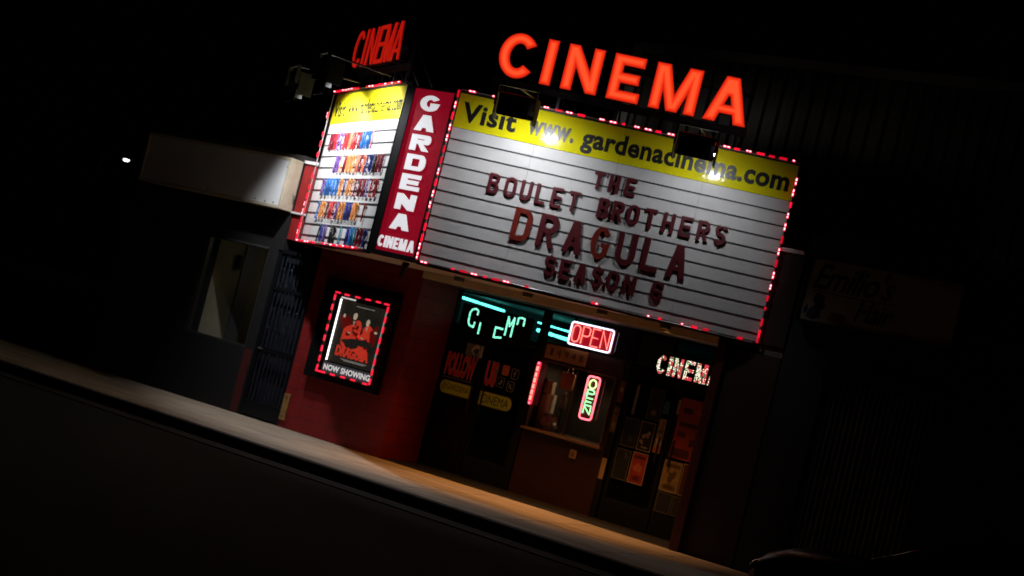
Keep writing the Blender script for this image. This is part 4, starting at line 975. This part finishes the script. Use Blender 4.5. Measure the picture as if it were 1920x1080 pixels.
boxpart('frame', [(-.02, 2.0, -.09, .1, .79, .83), (-.02, 2.0, -.09, .1, -.02, .02), (-.02, .02, -.09, .1, .021, .789), (1.96, 2.0, -.09, .1, .021, .789)], BLACK, es, .004)
boxpart('panel', (.021, 1.959, -.07, .09, .021, .789), mat('cream_sign_paint', (.42, .39, .27), .5, var=.15, scale=4), es, 0)
link('lettering', text_mesh("Emilio's", .10, 1.15, .42, .76, .003, .012, .35, y=-.0705, space=.95), INK, es)
link('lettering', text_mesh("Hair", .72, 1.20, .12, .38, .003, .008, .3, y=-.0705, space=.95), INK, es)
link('underline', poly_mesh([stroke([(.12, .40), (.6, .385), (1.2, .40)], .012)], .002, y=-.0705), INK, es)
link('picture', poly_mesh([[(.10, .06), (.20, .04), (.30, .08), (.27, .16), (.33, .22), (.28, .27), (.30, .34), (.22, .38), (.17, .36), (.15, .28), (.19, .22), (.13, .17)]], .002, y=-.0705), mat('navy_sign_paint', (.02, .025, .09), .5), es)
link('picture', poly_mesh([blob(.085, .15, .022, .06, .3, seed=21)], .002, y=-.0705), mat('navy_sign_paint', (.02, .025, .09)), es)
link('picture', poly_mesh([rrect(.40, .06, .62, .16, .02)], .002, y=-.0705), mat('dull_red_sign_paint', (.25, .03, .02), .5), es)

# ================================================================ STREET LAMP FAR OFF
sl = thing('street_lamp', 'distant street lamp glowing white beyond the shops', 'street lamp', at(-66.9, 52.3, -.15, .74))
bm = bmesh.new(); tube(bm, [(-1.6, 0, 0), (-1.6, 0, 4), (-1.6, 0, 7.8), (-1.3, 0, 8.35), (-.4, 0, 8.35)], [.11, .09, .07, .06, .05], 10); finish('pole', bm, DARKMETAL, sl)
bm = bmesh.new(); lathe(bm, [(.05, .32), (.3, .22), (.36, .14), (.34, .13)], 18, (0, 0, 8.0)); finish('lamp_head', bm, DARKMETAL, sl)
bm = bmesh.new(); bmesh.ops.create_uvsphere(bm, u_segments=16, v_segments=10, radius=.2)
for v in bm.verts: v.co = Vector((v.co.x*.95, v.co.y*.8, 8.12+v.co.z*.45))
finish('lamp_lens', bm, mat('street_lamp_lens', (.9, .9, .9), .3, emit=(1, 1, 1), strength=8), sl, smooth=True)

# ================================================================ PARKED CAR
car = thing('parked_car', 'dark parked car whose front corner shows at the kerb', 'car', at(7.2, -3.92, -.15))
PAINT = mat('dark_car_paint', (.008, .008, .010), .32, .0, coat=.15, var=.1)
def ring(x, hw, z0, z1, n=20, e=.38):
    out = []
    for k in range(n):
        a = 2*pi*k/n; c, s = cos(a), sin(a)
        out.append((x, hw*math.copysign(abs(c)**e, c), (z0+z1)/2+(z1-z0)/2*math.copysign(abs(s)**e, s)))
    return out
def loft(bm, secs):
    rings = [[bm.verts.new(p) for p in s] for s in secs]
    for A, Bb in zip(rings, rings[1:]):
        n = len(A)
        for k in range(n): bm.faces.new((A[k], A[(k+1) % n], Bb[(k+1) % n], Bb[k]))
    bm.faces.new(rings[0][::-1]); bm.faces.new(rings[-1])
bm = bmesh.new(); loft(bm, [ring(0.0, .58, .42, .62), ring(.06, .70, .32, .78), ring(.18, .80, .26, .90), ring(.38, .85, .24, .985), ring(.8, .88, .22, 1.03), ring(1.3, .90, .22, 1.07), ring(2.4, .90, .22, 1.10), ring(3.6, .90, .24, 1.10), ring(4.2, .86, .3, 1.06), ring(4.45, .78, .38, .96), ring(4.52, .62, .5, .8)])
finish('body', bm, PAINT, car, smooth=True)
bm = bmesh.new(); loft(bm, [ring(1.15, .74, 1.0, 1.10), ring(1.55, .70, 1.0, 1.32), ring(2.0, .64, 1.0, 1.54), ring(2.7, .62, 1.0, 1.60), ring(3.3, .64, 1.0, 1.55), ring(3.9, .72, 1.0, 1.20), ring(4.1, .72, 1.0, 1.08)])
finish('cabin', bm, mat('car_glass', (.006, .006, .007), .05), car, smooth=True)
for wx in (.85, 3.55):
    for s in (-1, 1):
        wh = bpy.data.objects.new('wheel', None); COL.objects.link(wh); wh.parent = car; wh.location = (wx, s*.80, .32); wh.rotation_euler = (pi/2*-s, 0, 0)
        bm = bmesh.new(); lathe(bm, [(.20, -.09), (.30, -.10), (.32, -.06), (.32, .06), (.30, .10), (.20, .11)], 24); finish('tyre', bm, INK, wh, smooth=True)
        bm = bmesh.new(); lathe(bm, [(.19, .08), (.2, .115), (.16, .10), (.05, .105), (.04, .12)], 20); finish('rim', bm, STEEL, wh, smooth=True)
for s in (-1, 1):
    bm = bmesh.new(); bmesh.ops.create_uvsphere(bm, u_segments=14, v_segments=10, radius=1)
    for v in bm.verts: v.co = Vector((.15+v.co.x*.11, s*.58+v.co.y*.17-s*v.co.x*.05, .74+v.co.z*.075))
    finish('headlight', bm, mat('headlight_lens', (.55, .55, .55), .08, .7), car, smooth=True)
    bm = bmesh.new(); box(bm, 1.5, 1.66, s*.98-.07, s*.98+.07, 1.05, 1.17, .03); finish('side_mirror', bm, PAINT, car)
boxpart('number_plate', (-.012, -.002, -.26, .26, .45, .57), mat('plate_white', (.6, .6, .6), .5), car, .003)
boxpart('grille', (.01, .03, -.45, .45, .60, .70), DARKMETAL, car, .004)
